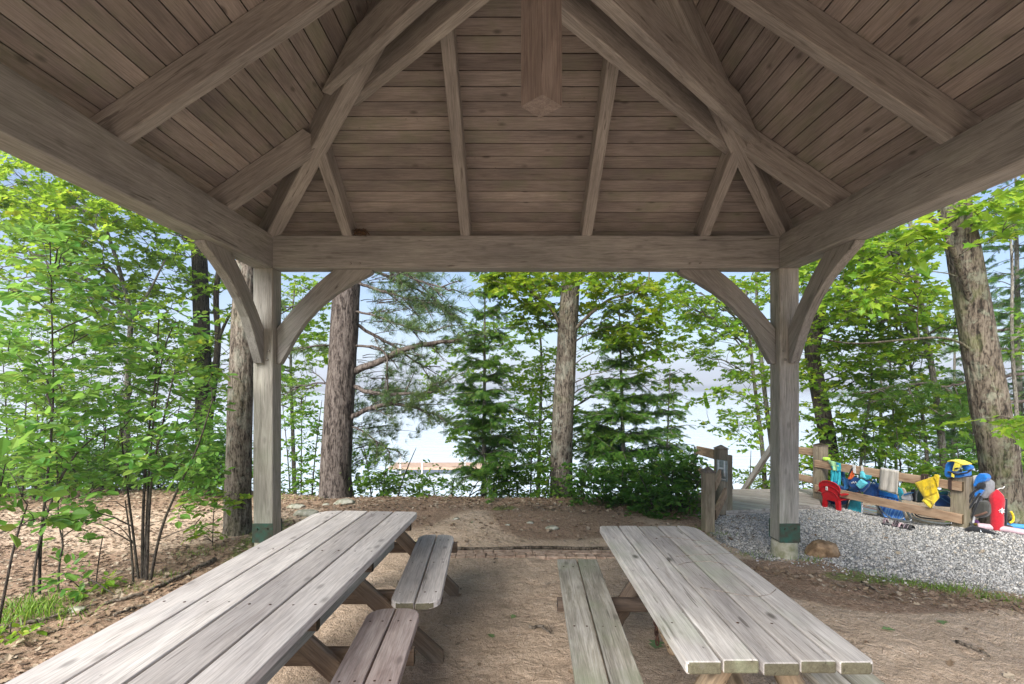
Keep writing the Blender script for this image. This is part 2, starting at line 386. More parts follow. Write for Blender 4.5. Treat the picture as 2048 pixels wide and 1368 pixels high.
# curved braces
def arc(t):   # intrados from the post foot to the beam tip
    a = t*math.pi/2
    pts = [(0, .945), (.035, .945), (.12, .80), (.285, .515), (.43, .36), (.60, .235), (.80, .11), (.96, .035), (.96, 0)]
    return pts
poly_in = [(0, .945), (.04, .945), (.10, .84), (.18, .69), (.29, .525), (.43, .37), (.60, .235), (.77, .13), (.93, .05), (.965, .025), (.965, -.004)]
poly_out = [(.585, -.004), (.50, .06), (.38, .165), (.26, .29), (.13, .435), (0, .595)]
def brace(corner, dirn, wdir, w):
    m = MB(); poly = poly_in + poly_out
    # local x = along beam, y = down
    M = Matrix((Vector(dirn), Vector((0, 0, -1)), Vector(dirn).cross(Vector((0, 0, -1))))).transposed().to_4x4(); M.translation = Vector(corner)
    s = 1 if M.col[2].xyz.dot(Vector(wdir)) > 0 else -1
    m.prism(poly, 0, w) if s > 0 else m.prism(poly[::-1], -w, 0)
    # grain runs diagonally: rotate the mesh into a frame with x along the chord
    R = Matrix.Rotation(-math.radians(45), 4, 'Z'); V = xf(np.concatenate(m.V), R.inverted()); m.V = [V]
    m.build('brace', M_beam, pav, M @ R, bevel=.006)
for sx, xi in ((1, XL), (-1, XR)):
    for sy, yf, yi in ((-1, YF, YF), (1, YB, YB)):
        brace((xi, yf - sy*.075, ZB0), (sx, 0, 0), (0, -sy, 0), .09)              # under the cross beam
        brace((xi - sx*.085, yi, ZB0), (0, sy, 0), (-sx, 0, 0), .085)             # under the side beam
# peg heads on beams
for px, py in ((701, 527), (720, 527), (1380, 527), (1401, 527)):
    pg = MB(); pg.lathe([(.012, 0), (.012, .006), (.007, .012)], n=10); pg.build('wooden_peg', M_raft, pav, Matrix.Translation(P(px, py, YF)) @ Matrix.Rotation(math.pi/2, 4, 'X'), smooth=True)
# bird nest on the cross beam
nq = P(722, 470, YF-.01)
m = MB()
for i in range(170):
    a = rnd.uniform(0, 6.28); r = rnd.uniform(.01, .055); z = rnd.uniform(-.02, .025)
    c = nq + Vector((math.cos(a)*r*1.2, -.015+math.sin(a)*r*.5, z+.02)); d = Vector((-math.sin(a)+rnd.uniform(-.5, .5), math.cos(a)*.4, rnd.uniform(-.4, .4))).normalized()*rnd.uniform(.02, .05)
    m.tube([c-d, c+Vector((0, 0, .006)), c+d], .0016, 3)
m.lathe([(.0, -.03), (.045, -.02), (.055, .0), (.03, .012)], (nq.x, nq.y-.01, nq.z+.02), 12, 1.2, .6)
tag(m.build('bird_nest', M_nest), 'small dry grass nest tucked against a jack rafter on the cross beam', 'nest')

# ---------------------------------------------------------------- picnic tables
def plank(x0, x1, y0, y1, z0, z1, mb, r=(0, 0, 0, 0), seg=5):
    """r: corner radii at (x0,y0),(x1,y0),(x1,y1),(x0,y1)"""
    pts = []
    for (cx, cy, sx, sy, a0), rr in zip(((x0, y0, 1, 1, 180), (x1, y0, -1, 1, 270), (x1, y1, -1, -1, 0), (x0, y1, 1, -1, 90)), r):
        if rr == 0: pts.append((cx, cy)); continue
        for k in range(seg+1):
            a = math.radians(a0 + 90*k/seg); pts.append((cx+sx*rr+rr*math.cos(a), cy+sy*rr+rr*math.sin(a)))
    mb.prism(pts, z0, z1)
NAIL = [None]
def nails(tbl, spots, z, parent=None):
    for x, y in spots:
        Mx = (tbl if isinstance(tbl, Matrix) else wm(tbl)) @ Matrix.Translation((x, y, z))
        if NAIL[0] is None:
            m = MB(); m.lathe([(.0065, 0), (.0065, .0012), (.004, .002)], (0, 0, 0), 8); NAIL[0] = m.build('nail', M_rust, parent, Mx)
        else: o = NAIL[0].copy(); place(o, parent, Mx)
# left table: long four plank top, bench seats on its right side only
ang = math.atan2(-2.39, -.155)       # local x runs from the far end towards the camera
T1 = thing('picnic_table', 'long picnic table with four wide planks and rounded bench seats on its right side', 'picnic table', (-1.145, 4.09, 0), ang, 'picnic tables under the pavilion')
L1 = 3.3; pw = .2075; top = .70; m = MB()
# local y: +y is towards world +x after rotation?  ang ~ -94deg: local y = (sin94, cos94) -> world +x
for k in range(4):
    y0 = -.415 + k*pw; y1 = y0 + pw - .015
    rr = [0, 0, 0, 0]
    if k == 0: rr = [.15, .1, 0, 0]
    if k == 3: rr = [0, 0, .07, .05]
    plank(0 if k else .0, L1, y0, y1, top-.04, top+rnd.uniform(-.002, .002), m, rr)
m.build('table_top', M_tabA, T1, local=True, bevel=.004)
for x in (.1, .98, 1.75, 2.6): nails(T1, [(x+rnd.uniform(-.01, .01), -.415+k*pw+dy) for k in range(4) for dy in (.05, .15)], top-.0005, T1)
TM = wm(T1)
def tl(x, y, z, T=None): return (T or TM) @ Vector((x, y, z))
for x in (.08, .97, 1.72, 2.55):
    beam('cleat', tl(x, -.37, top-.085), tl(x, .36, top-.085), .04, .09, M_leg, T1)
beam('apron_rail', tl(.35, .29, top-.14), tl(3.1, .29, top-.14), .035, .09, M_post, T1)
def bench(tbl, name, A, B, w, z, mat, r, n=2, label=None):
    A, B = Vector(A), Vector(B); L = (B-A).length; M = frame(B-A, (0, 0, 1), (A.x, A.y, 0)); m = MB(); pw = w/n
    for k in range(n):
        y0 = -w/2+k*pw; rr = [0]*4
        if k == 0: rr[0] = r; rr[1] = r
        if k == n-1: rr[2] = r; rr[3] = r
        plank(0 if k or r else -.0, L, y0+.005, y0+pw-.005, z-.04, z+rnd.uniform(-.0015, .0015), m, rr)
    o = m.build(name, mat, tbl, M, bevel=.005)
    nails(M, [(x, y) for x in (.16, L*.5, L-.16) for y in (-w*.36, -w*.14, w*.14, w*.36)], z-.0005, o)
    return o
bench(T1, 'bench_seat', (-.635, 4.33, 0), (-.565, 2.95, 0), .305, .44, M_tabA, .09)
bench(T1, 'bench_seat', (-.657, 2.885, 0), (-.60, 1.45, 0), .30, .44, wood('bench_wood_purplish', (.24, .18, .165), (.40, .33, .31), (.52, .46, .44), 20, .5, .72, .25, crack=.35), T1 and .10)
for yl, xf_ in ((4.13, -.43), (3.13, -.42), (2.42, -.46), (1.65, -.46)):
    xt = -1.02 - (4.09-yl)*.0646
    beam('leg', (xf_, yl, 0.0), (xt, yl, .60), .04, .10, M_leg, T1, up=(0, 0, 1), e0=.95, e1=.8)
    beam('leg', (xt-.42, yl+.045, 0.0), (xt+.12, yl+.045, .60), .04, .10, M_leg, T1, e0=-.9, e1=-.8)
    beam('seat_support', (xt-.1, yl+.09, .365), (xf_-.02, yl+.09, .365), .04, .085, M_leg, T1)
# right table: five plank top on round log legs
T2 = thing('picnic_table', 'weathered silver grey picnic table with five planks on round log legs', 'picnic table', (.97, 3.58, 0), -math.pi/2, 'picnic tables under the pavilion')
TM2 = wm(T2); m = MB(); pw = .1375; L2 = 1.78
for k in range(5):
    y0 = -.345+k*pw; rr = [0]*4
    if k == 0: rr = [.03, .015, 0, 0]
    if k == 4: rr = [0, 0, .03, .11]
    dx = [0, -.01, .004, -.006, .002][k]
    plank(0, L2+dx, y0, y0+pw-.009, .674+rnd.uniform(-.003, .003), .72+rnd.uniform(-.002, .002), m, rr)
m.build('table_top', M_tabB, T2, local=True, bevel=.008)
for x in (.3, 1.48): nails(T2, [(x+rnd.uniform(-.01, .01), -.345+k*pw+.045) for k in range(5)], .7195, T2)
bench(T2, 'bench_seat', (.485, 3.71, 0), (.40, 1.62, 0), .30, .44, M_bnB, .012)
bench(T2, 'bench_seat', (1.47, 3.68, 0), (1.45, 1.6, 0), .29, .44, M_bnB, .012)
def log(name, p0, p1, r0, r1, parent, mat=None):
    p0, p1 = Vector(p0), Vector(p1); L = (p1-p0).length; M = frame(p1-p0, (0, 1, .01), p0); m = MB(); n = 14
    pts = [(L*i/n, rnd.uniform(-.003, .003), rnd.uniform(-.003, .003)) for i in range(n+1)]
    m.tube(pts, [r0+(r1-r0)*i/n+rnd.uniform(-.003, .003) for i in range(n+1)], 14)
    return m.build(name, mat or M_log, parent, M, smooth=True)
M_logd = wood('dark_log_wood', (.06, .045, .035), (.13, .095, .07), (.22, .17, .13), 12, .6, .8, .4, crack=.6)
for yy, a, b in ((3.2, .0, 0), (2.05, 0, 0)):
    log('leg_log', (.56, yy+.05, 0), (.90, yy, .66), .055, .05, T2, M_logd if yy > 3 else M_log)
    log('leg_log', (1.40, yy+.05, 0), (1.06, yy, .66), .055, .05, T2, M_logd if yy > 3 else M_log)
    log('cross_log', (.285 if yy > 3 else .27, yy-.09, .365), (1.64, yy-.09, .365), .042, .042, T2, M_logd)
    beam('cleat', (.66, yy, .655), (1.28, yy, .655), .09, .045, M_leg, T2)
log('brace_log', (.97, 2.1, .36), (.97, 2.62, .66), .045, .042, T2)
log('brace_log', (.93, 3.1, .36), (.97, 2.72, .66), .04, .038, T2, M_log)
M_dark2 = plain('old_scratch', (.27, .23, .20), .9, 0, .3, 60, .3)
def chain(pts_fn, n, parent):
    m = MB()
    for i in range(n):
        c = Vector(pts_fn(i/n)); d = (Vector(pts_fn((i+1)/n))-c).normalized(); s = Vector((0, 1, 0)) if i % 2 else Vector((.8, .6, 0))
        s = (s - d*s.dot(d)).normalized(); ring = []
        for k in range(12):
            a = 2*math.pi*k/12; ring.append(c + d*math.cos(a)*.024 + s*math.sin(a)*.0135)
        m.tube(ring+[ring[0]], .005, 5, cap=False)
    m.build('chain', M_rust, parent, smooth=True)
cq = P(1305, 1228, 2.85)
chain(lambda t: (cq.x+.0+.03*t, 2.85, .60-.36*t), 13, T2)
chain(lambda t: (cq.x+.045+.06*t*t, 2.83, .60-.40*t), 14, T2)
log('hanging_peg', (cq.x+.12, 2.84, .22), (cq.x+.05, 2.84, .36), .035, .028, T2)
for l in ([(640, 212), (760, 225), (880, 240), (1000, 250)], [(740, 330), (850, 320), (950, 318), (1080, 310)], [(750, 380), (790, 366), (860, 358), (940, 360), (1010, 372), (1100, 395)], [(880, 510), (960, 528), (1050, 545), (1130, 560), (1220, 564), (1290, 552), (1320, 525)], [(850, 270), (930, 268), (1000, 262)]):
    m = MB(); m.tube([G(x/2.926+1100+rnd.uniform(-.6, .6), y/2.926+1000+rnd.uniform(-.4, .4), .7220) for x, y in l], .0018, 5); m.build('scratch', M_dark2, T2, smooth=True)

# ---------------------------------------------------------------- ground, lake, hills
def nz(x, y, s, seed=0): return mnoise.noise(Vector((x*s+seed, y*s-seed, seed*.7)))
def sm(a, b, x):
    t = min(1, max(0, (x-a)/(b-a))); return t*t*(3-2*t)
def inside(poly, x, y):
    c = False; j = len(poly)-1
    for i in range(len(poly)):
        (xi, yi), (xj, yj) = poly[i], poly[j]
        if (yi > y) != (yj > y) and x < (xj-xi)*(y-yi)/(yj-yi)+xi: c = not c
        j = i
    return c
def g2(px, py): q = G(px, py); return (q.x, q.y)
GRAVEL = [g2(1428, 1064), g2(1450, 1085), g2(1500, 1112), g2(1560, 1122), g2(1640, 1122), g2(1700, 1143), g2(1800, 1160), g2(1900, 1172), g2(2048, 1192), (9.5, 3.6), (11, 5.2), (6.2, 5.75), (5.35, 5.9), (4.72, 7.45), (4.4, 7.6), (3.2, 7.3), (2.6, 7.1)]
def crest(x):
    return 7.75 + .55*sm(-2, -5, x) + .35*sm(2.2, 3.4, x) + .25*nz(x, 0, .5, 3) - 1.2*sm(6.0, 7.4, x)*0
def gh(x, y):
    h = .018*nz(x, y, 1.1) + .012*nz(x, y, 3.1, 5)
    if -4 < x < 3.6 and y < 5.3: h += .009*nz(x, y, 7.5, 2) + .006*nz(x, y, 15, 9)
    h += .10*sm(4.6, 5.2, x)*sm(6.35, 5.7, y)*sm(3.4, 4.6, y)
    h += .02*sm(5.6, 7.2, y)*sm(1.5, .5, x)
    d = y - crest(x)
    if d > 0: h -= min(6.5, .62*max(0, d-.25) + .18*min(d, .25)*2) 
    return h
def axis(segs):
    out = []
    for a, b, st in segs: out += list(np.arange(a, b, st))
    return np.array(out + [segs[-1][1]])
gx = axis([(-60, -12, 3), (-12, -5.5, .2), (-5.5, 7.5, .042), (7.5, 12, .2), (12, 60, 3)])
gy = axis([(-40, -1, 2.5), (-1, 1.4, .2), (1.4, 8.6, .042), (8.6, 14, .2), (14, 24, 1), (24, 30, 6)])
XX, YY = np.meshgrid(gx, gy); nx_, ny_ = len(gx), len(gy)
ZZ = np.array([gh(x, y) for x, y in zip(XX.ravel(), YY.ravel())])
for _ in range(190):                                  # footprints and scuffs trodden into the sand
    cx_, cy_, a_, ln, wd, dp = rnd.uniform(-2.3, 4.2), rnd.uniform(1.3, 5.6), rnd.uniform(0, 3.14), rnd.uniform(.07, .15), rnd.uniform(.04, .08), rnd.uniform(.006, .017)
    dx_, dy_ = XX.ravel()-cx_, YY.ravel()-cy_; u_ = (dx_*math.cos(a_)+dy_*math.sin(a_))/ln; v_ = (-dx_*math.sin(a_)+dy_*math.cos(a_))/wd; r2 = u_**2+v_**2
    ZZ += -dp*np.exp(-r2) + dp*.55*np.exp(-(np.sqrt(r2)-1.5)**2*5)
m = MB(); i = np.arange(nx_-1)[None, :]; j = np.arange(ny_-1)[:, None]*nx_
m.add(np.stack([XX.ravel(), YY.ravel(), ZZ], -1), np.stack([j+i, j+i+1, j+i+nx_+1, j+i+nx_], -1).reshape(-1, 4))
def zone(x, y):
    """litter, moss, gravel amounts"""
    grv = 1.0 if inside(GRAVEL, x+.10*nz(x, y, 2.3, 4), y+.10*nz(x, y, 2.9, 8)) else 0.0
    lit = .9*sm(5.3, 6.9, y+1.3*nz(x, y, .9, 6)) if x < 3.4 else 0
    left = sm(-1.95, -2.4, x+.25*nz(x, y, 1.5, 2)+.12*(y-3))
    lit = max(lit, left*.95)
    if x < -2.6: lit -= .55*sm(5.0, 5.8, y+.8*nz(x, y, .8, 3))*sm(7.6, 6.8, y)
    e = .055*(x-2.7)+0
    yr = 4.55 - .22*(x-2.7)                     # reddish litter strip in front of the gravel edge
    if x > 1.6: lit = max(lit, sm(.75, .2, abs(y-yr+.15)+.25*nz(x, y, 1.7, 9))*sm(1.7, 2.5, x)*.9)
    moss = sm(.22, .05, abs(y-yr-.05)+.12*nz(x, y, 3, 1))*sm(2.4, 3.2, x)*.8
    moss = max(moss, sm(.40, .1, abs(x+2.55+.2*(y-4.5))+.15*nz(x, y, 2.2, 7))*sm(7.2, 6, y)*.7)
    moss = max(moss, .9*sm(.35, .05, math.hypot(x+.1, (y-7.0)*1.2)+.2*nz(x, y, 3, 3)), .8*sm(.5, .1, math.hypot(x+2.4, y-6.4)))
    return lit, moss, grv
g = m.build('ground', None or newmat('forest_ground')[0], smooth=True)
tag(g, kind='structure')
col = g.data.color_attributes.new('zone', 'FLOAT_COLOR', 'POINT')
cv = np.zeros((len(ZZ), 4)); cv[:, 3] = 1
for k, (x, y) in enumerate(zip(XX.ravel(), YY.ravel())):
    if -9 < x < 12 and -1 < y < 9: cv[k, :3] = zone(x, y)
    else: cv[k, :3] = (0 if y <= -1 else 1, 0, 0)  # unseen ground behind the camera set to pale sand, to bounce light inside
col.data.foreach_set('color', cv.ravel())
gm_ = g.data.materials[0]; nt = gm_.node_tree; bs = nt.nodes['Principled BSDF']
tc = nt.nodes.new('ShaderNodeTexCoord').outputs['Object']
at = nt.nodes.new('ShaderNodeAttribute'); at.attribute_name = 'zone'; sp = nt.nodes.new('ShaderNodeSeparateColor'); nt.links.new(at.outputs['Color'], sp.inputs[0])
n1 = noise(nt, tc, 26, 6, .7); n2 = noise(nt, tc, 3.0, 6, .7); n3 = noise(nt, tc, 140, 3, .7); n4 = noise(nt, mapping(nt, tc, (60, 18, 20)), 1, 5, .75, .8)
sand = ramp(nt, [(.3, (.36, .265, .19)), (.52, (.56, .43, .325)), (.72, (.68, .56, .45))], math_(nt, 'ADD', math_(nt, 'MULTIPLY', n1, .55), math_(nt, 'MULTIPLY', n2, .45))).outputs[0]
sand = mix(nt, .9, sand, ramp(nt, [(.34, (.45, .4, .36)), (.47, (1, 1, 1)), (.7, (1.25, 1.22, 1.18))], n3).outputs[0], 'MULTIPLY')
lit = ramp(nt, [(.32, (.13, .078, .052)), (.47, (.28, .185, .128)), (.6, (.41, .30, .22)), (.72, (.54, .44, .35))], math_(nt, 'ADD', math_(nt, 'MULTIPLY', n4, .65), math_(nt, 'MULTIPLY', n3, .35))).outputs[0]
moss = ramp(nt, [(.35, (.08, .10, .03)), (.6, (.22, .26, .08))], n1).outputs[0]
vo = nt.nodes.new('ShaderNodeTexVoronoi'); vo.inputs['Scale'].default_value = 60; nt.links.new(tc, vo.inputs['Vector'])
grv = ramp(nt, [(.0, (.12, .12, .12)), (.5, (.26, .26, .265)), (1, (.42, .41, .41))], vo.outputs['Color']).outputs[0]
def brk(sock, w=.5): return ramp(nt, [(.42, (0, 0, 0)), (.58, (1, 1, 1))], math_(nt, 'ADD', math_(nt, 'MULTIPLY', sock, w*1.2+.25), math_(nt, 'MULTIPLY', math_(nt, 'SUBTRACT', n1, .3), .45))).outputs[0]
c1 = mix(nt, brk(sp.outputs[0]), sand, lit); c1 = mix(nt, math_(nt, 'MULTIPLY', brk(sp.outputs[1]), .85), c1, moss); c1 = mix(nt, sp.outputs[2], c1, grv)
nt.links.new(c1, bs.inputs['Base Color']); bs.inputs['Roughness'].default_value = .95; bs.inputs['Specular IOR Level'].default_value = .1
n5 = noise(nt, tc, 9, 5, .65, .6)
bump(nt, bs, math_(nt, 'ADD', math_(nt, 'ADD', math_(nt, 'MULTIPLY', n1, .9), math_(nt, 'MULTIPLY', n3, .3)), math_(nt, 'MULTIPLY', n5, 1.9)), 1.0, .028)
# lake
WZ = -4.0
m = MB(); m.add([(-1500, 9.5, WZ), (1500, 9.5, WZ), (1500, 1400, WZ), (-1500, 1400, WZ)], [(0, 1, 2, 3)])
wm_, nt, bs = newmat('lake_water'); bs.inputs['Base Color'].default_value = (.48, .55, .60, 1); bs.inputs['Roughness'].default_value = .12; bs.inputs['IOR'].default_value = 1.33  # base colour paled to carry the bright horizon's reflection
bs.inputs['Specular IOR Level'].default_value = .8
tc = nt.nodes.new('ShaderNodeTexCoord').outputs['Object']
bump(nt, bs, math_(nt, 'ADD', noise(nt, mapping(nt, tc, (.35, 1.1, 1)), 1, 5, .6), math_(nt, 'MULTIPLY', noise(nt, mapping(nt, tc, (.03, .12, 1)), 1, 3, .6), 1.5)), .35, .25)
tag(m.build('lake_water', wm_), kind='structure')
# far shore hills
hm = plain('far_shore_forest', (.045, .075, .045), 1, 0, .4, .02, 0)
for nm, dist, amp, base, seed in (('hills', 700, 12, 7, 1), ('hills', 1150, 24, 12, 5)):
    m = MB(); n = 160
    def hf(u, v):
        x = (u-.5)*dist*3.4; a = base + amp*(.5+nz(x/dist, 0, 1.7, seed)) + amp*.25*nz(x/dist, 0, 7, seed) + 1.6*nz(x/dist, 0, 90, seed)
        return (x, dist + v*160 + 40*nz(x/dist, 0, 2, seed+3), WZ-1 + (a*math.sin(min(1, v*1.15)*math.pi/2) if v > 0 else 0))
    m.grid(hf, n, 8)
    tag(m.build(nm, hm, smooth=True), kind='structure')

# ---------------------------------------------------------------- gravel, litter, grass
def scatter(tv, tf, pos, rot, scl):
    """instances of a template as one builder: pos Nx3, rot Nx3x3, scl N or Nx3"""
    tv = np.asarray(tv, float); k = len(tv); n = len(pos)
    s = np.asarray(scl, float); s = s[:, None] if s.ndim == 1 else s
    V = np.einsum('nij,nkj->nki', rot, tv[None]*s[:, None, :]) + pos[:, None, :]
    m = MB(); off = (np.arange(n)*k)[:, None, None]
    by = {}
    for f in tf: by.setdefault(len(f), []).append(f)
    m.V.append(V.reshape(-1, 3)); m.n = n*k
    for _, l in by.items():
        a = np.array(l)[None]+off; m.Fc.append(a.reshape(-1, a.shape[-1]))
    return m
def rots(n, tilt=3.14, yaw=None):
    a = rng.uniform(0, 2*np.pi, n) if yaw is None else yaw; b = rng.normal(0, tilt, n); c = rng.normal(0, tilt, n)
    ca, sa, cb, sb, cc, sc = np.cos(a), np.sin(a), np.cos(b), np.sin(b), np.cos(c), np.sin(c); z = np.zeros(n); o = np.ones(n)
    Rz = np.array([[ca, -sa, z], [sa, ca, z], [z, z, o]]).transpose(2, 0, 1)
    Ry = np.array([[cb, z, sb], [z, o, z], [-sb, z, cb]]).transpose(2, 0, 1)
    Rx = np.array([[o, z, z], [z, cc, -sc], [z, sc, cc]]).transpose(2, 0, 1)
    return Rz @ Ry @ Rx
OCT = [(1, 0, 0), (-.9, .15, 0), (.1, 1, 0), (-.1, -1, .1), (.1, .1, .75), (0, 0, -.75), (.6, .65, .25), (-.55, -.6, .3)]
OCTF = [(0, 6, 4), (6, 2, 4), (2, 1, 4), (1, 7, 4), (7, 3, 4), (3, 0, 4), (6, 0, 5), (2, 6, 5), (1, 2, 5), (7, 1, 5), (3, 7, 5), (0, 3, 5)]
def pick(poly, n, fil=None):
    P_ = np.array(poly); a, b = P_.min(0), P_.max(0); out = []
    while len(out) < n:
        x, y = rnd.uniform(a[0], b[0]), rnd.uniform(a[1], b[1])
        if inside(poly, x, y) and (fil is None or fil(x, y)): out.append((x, y, gh(x, y)))
    return np.array(out)
near = [(2.2, 4.0), (9, 3.0), (9.2, 6.5), (5.2, 6.6), (4.9, 8.0), (2.6, 8.0)]
pos = pick(near, 50000, lambda x, y: inside(GRAVEL, x+.10*nz(x, y, 2.3, 4), y+.10*nz(x, y, 2.9, 8)) and x < y*1.12+.2)
pos = np.concatenate([pos, np.array([(x, y, gh(x, y)-.004) for x, y in ((rnd.gauss(a, .10), rnd.gauss(b, .08)) for (a, b) in [((1-t)*GRAVEL[i][0]+t*GRAVEL[i+1][0], (1-t)*GRAVEL[i][1]+t*GRAVEL[i+1][1]) for i in range(8) for t in np.linspace(0, 1, 60)] for _ in range(2))])])
st = rng.uniform(.8, 1.2, (len(pos), 3))*np.exp(rng.normal(math.log(.0088), .3, len(pos)))[:, None]; st[:, 2] *= .7
pos[:, 2] += .004
mg, nt, bs = newmat('gravel_stone'); gi = nt.nodes.new('ShaderNodeNewGeometry').outputs['Random Per Island']
nt.links.new(ramp(nt, [(0, (.10, .10, .10)), (.3, (.22, .218, .215)), (.6, (.37, .362, .355)), (.85, (.52, .505, .49)), (1, (.44, .38, .31))], gi).outputs[0], bs.inputs['Base Color']); bs.inputs['Roughness'].default_value = .85
tag(scatter(OCT, OCTF, pos, rots(len(pos)), st).build('gravel', mg), 'pale grey crushed stone gravel spread in front of the rail fence', 'gravel', kind='stuff')
# crumbs on the sand
pos = pick([(-2.2, 1.3), (3.4, 1.3), (4.6, 3.4), (2.6, 5.0), (2.4, 5.6), (-2.2, 5.6)], 5200); pos[:, 2] += .001
mg, nt, bs = newmat('sand_crumb'); gi = nt.nodes.new('ShaderNodeNewGeometry').outputs['Random Per Island']
nt.links.new(ramp(nt, [(0, (.08, .05, .03)), (.45, (.2, .13, .085)), (.7, (.42, .33, .25)), (1, (.6, .55, .5))], gi).outputs[0], bs.inputs['Base Color'])
tag(scatter(OCT, OCTF, pos, rots(len(pos)), rng.uniform(.002, .0065, (len(pos), 3))).build('sand_crumbs', mg), 'small crumbs and grit strewn over the sandy floor', 'grit', kind='stuff')
OVAL = [(0, 0, 0), (.3, .26, .05), (.7, .22, .05), (1, 0, -.03), (.7, -.22, .05), (.3, -.26, .05)]; OVALF = [(0, 3, 2, 1), (0, 5, 4, 3)]
OAK = [(0, 0, 0), (.12, .16, .02), (.25, .38, .06), (.42, .2, .03), (.6, .42, .07), (.74, .18, .03), (1, 0, -.04), (.74, -.18, .03), (.6, -.42, .07), (.42, -.2, .03), (.25, -.38, .06), (.12, -.16, .02)]
OAKF = [(0, 6, 5, 4, 3, 2, 1), (0, 11, 10, 9, 8, 7, 6)]
def litmat(name, cols):
    m_, nt, bs = newmat(name); gi = nt.nodes.new('ShaderNodeNewGeometry').outputs['Random Per Island']
    nt.links.new(ramp(nt, [(i/(len(cols)-1), c) for i, c in enumerate(cols)], gi).outputs[0], bs.inputs['Base Color']); bs.inputs['Roughness'].default_value = .85; return m_
M_lit = litmat('dead_leaf', [(.07, .042, .026), (.15, .095, .055), (.22, .155, .10), (.34, .28, .21), (.11, .065, .038)])
pos = np.concatenate([pick([(-6.5, 2.6), (-2.6, 2.6), (-2.5, 6.5), (-1, 7), (3.2, 6.4), (3.0, 8.6), (-8.5, 9.2)], 16000, lambda x, y: abs(x) < y*1.05+.4),
    pick([(2.0, 4.9), (3.4, 4.3), (5.5, 3.5), (5.6, 3.0), (3.0, 4.0)], 700), pick([(2.5, 4.6), (6, 3.8), (5.4, 6), (3, 7)], 90), pick([(-1.5, 1.6), (3.5, 1.6), (3, 5), (-1.5, 5)], 130), pick([(-2, 5.5), (3, 5.5), (3, 6.6), (-2, 6.6)], 500)]); pos[:, 2] += .008
tag(scatter(OAK, OAKF, pos, rots(len(pos), .3), rng.uniform(.018, .062, len(pos))).build('leaf_litter', M_lit), 'brown fallen leaves covering the forest floor', 'leaf litter', kind='stuff')
# pine needles / twigs
pos = np.concatenate([pick([(-2.6, 1.5), (-1.8, 1.5), (-1.9, 5.2), (-2.9, 5.2)], 500), pick([(-2, 5.6), (3.2, 5.6), (3, 7.6), (-3, 7.6)], 1500), pick([(2, 4.9), (5.8, 3.9), (5.4, 2.9), (2.4, 4.2)], 1500), pick([(-1.5, 1.5), (2.5, 1.5), (2.5, 5), (-1.5, 5)], 800)]); pos[:, 2] += .006
TW = [(-.5, -.012, 0), (.5, -.012, .03), (.5, .012, .03), (-.5, .012, 0), (0, 0, .03)]; TWF = [(0, 1, 4), (1, 2, 4), (2, 3, 4), (3, 0, 4)]
tag(scatter(TW, TWF, pos, rots(len(pos), .12), rng.uniform(.03, .12, len(pos))).build('needle_litter', M_lit), 'reddish pine needles and twigs lying on the dirt', 'needle litter', kind='stuff')
# grass tufts
BL = [(-.03, 0, 0), (.03, 0, 0), (.02, .12, .55), (-.02, .12, .55), (0, .4, 1)]; BLF = [(0, 1, 2, 3), (3, 2, 4)]
M_gr = leafmat('grass_blade', [(.10, .17, .03), (.16, .27, .05), (.24, .34, .08)], tw=.3)
def grass_at(cs, n, sp, h):
    out = []
    for x, y in cs:
        for _ in range(n):
            a, b = rnd.gauss(x, sp), rnd.gauss(y, sp*.5); out.append((a, b, gh(a, b)))
    return np.array(out)
cs = [g2(px, py) for px, py in ((1720, 1146), (1760, 1158), (1800, 1166), (1850, 1178), (1900, 1185), (1950, 1192), (2000, 1200), (2040, 1208), (1930, 1180), (1620, 1122), (1560, 1118), (1500, 1112), (810, 1098), (795, 1102), (825, 1092), (1440, 1070), (1405, 1058), (560, 1085), (450, 1075), (420, 1100), (520, 1068), (380, 1110), (330, 1150), (260, 1180), (1985, 1198), (1880, 1180), (560, 1000), (620, 1000), (500, 1085))]
p1 = grass_at(cs, 70, .10, 1); s1 = np.stack([rng.uniform(.02, .05, len(p1))*2.0]*2 + [rng.uniform(.02, .06, len(p1))], -1)
cs2 = [g2(px, py) for px, py in ((60, 1235), (30, 1225), (90, 1215), (110, 1235), (20, 1250), (75, 1222), (5, 1240))]
p2 = grass_at(cs2, 60, .14, 1); s2 = np.stack([rng.uniform(.1, .2, len(p2))]*2 + [rng.uniform(.05, .13, len(p2))], -1)
pos = np.concatenate([p1, p2])
tag(scatter(BL, BLF, pos, rots(len(pos), .3), np.concatenate([s1, s2])).build('grass', M_gr), 'short green grass tufts along the dirt and gravel edges', 'grass', kind='stuff')

# ---------------------------------------------------------------- stones and edging
def rock(name, c, d, mat, label, group=None, seed=0, sharp=.25, cat='rock'):
    import bmesh
    bm = bmesh.new(); bmesh.ops.create_icosphere(bm, subdivisions=4, radius=1)
    for v in bm.verts:
        n = v.co.normalized(); q = mnoise.cell(n*1.7+Vector((seed, 0, 0)))
        k = 1 + sharp*(mnoise.noise(n*1.3+Vector((seed, 1, 2)))) + sharp*.35*mnoise.noise(n*4+Vector((seed, 0, 0))) + .03*mnoise.noise(n*12)
        w = n*k
        for a in range(7):
            pn = Vector((math.cos(a*2.4+seed), math.sin(a*2.4+seed), .5*math.sin(a*1.7+seed))).normalized(); dd = w.dot(pn)
            if dd > .78: w -= pn*(dd-.78)*.85
        v.co = Vector((w.x*d[0]/2, w.y*d[1]/2, w.z*d[2]/2))
    me = bpy.data.meshes.new(name); bm.to_mesh(me); bm.free(); me.materials.append(mat)
    o = bpy.data.objects.new(name, me); place(o, None, Matrix.Translation(c)); me.polygons.foreach_set('use_smooth', np.zeros(len(me.polygons), dtype=bool))
    return tag(o, label, cat, group)
M_rk = plain('brown_stone', (.30, .20, .12), .9, 0, .3, 12, .8, .2, col2=(.13, .08, .045))
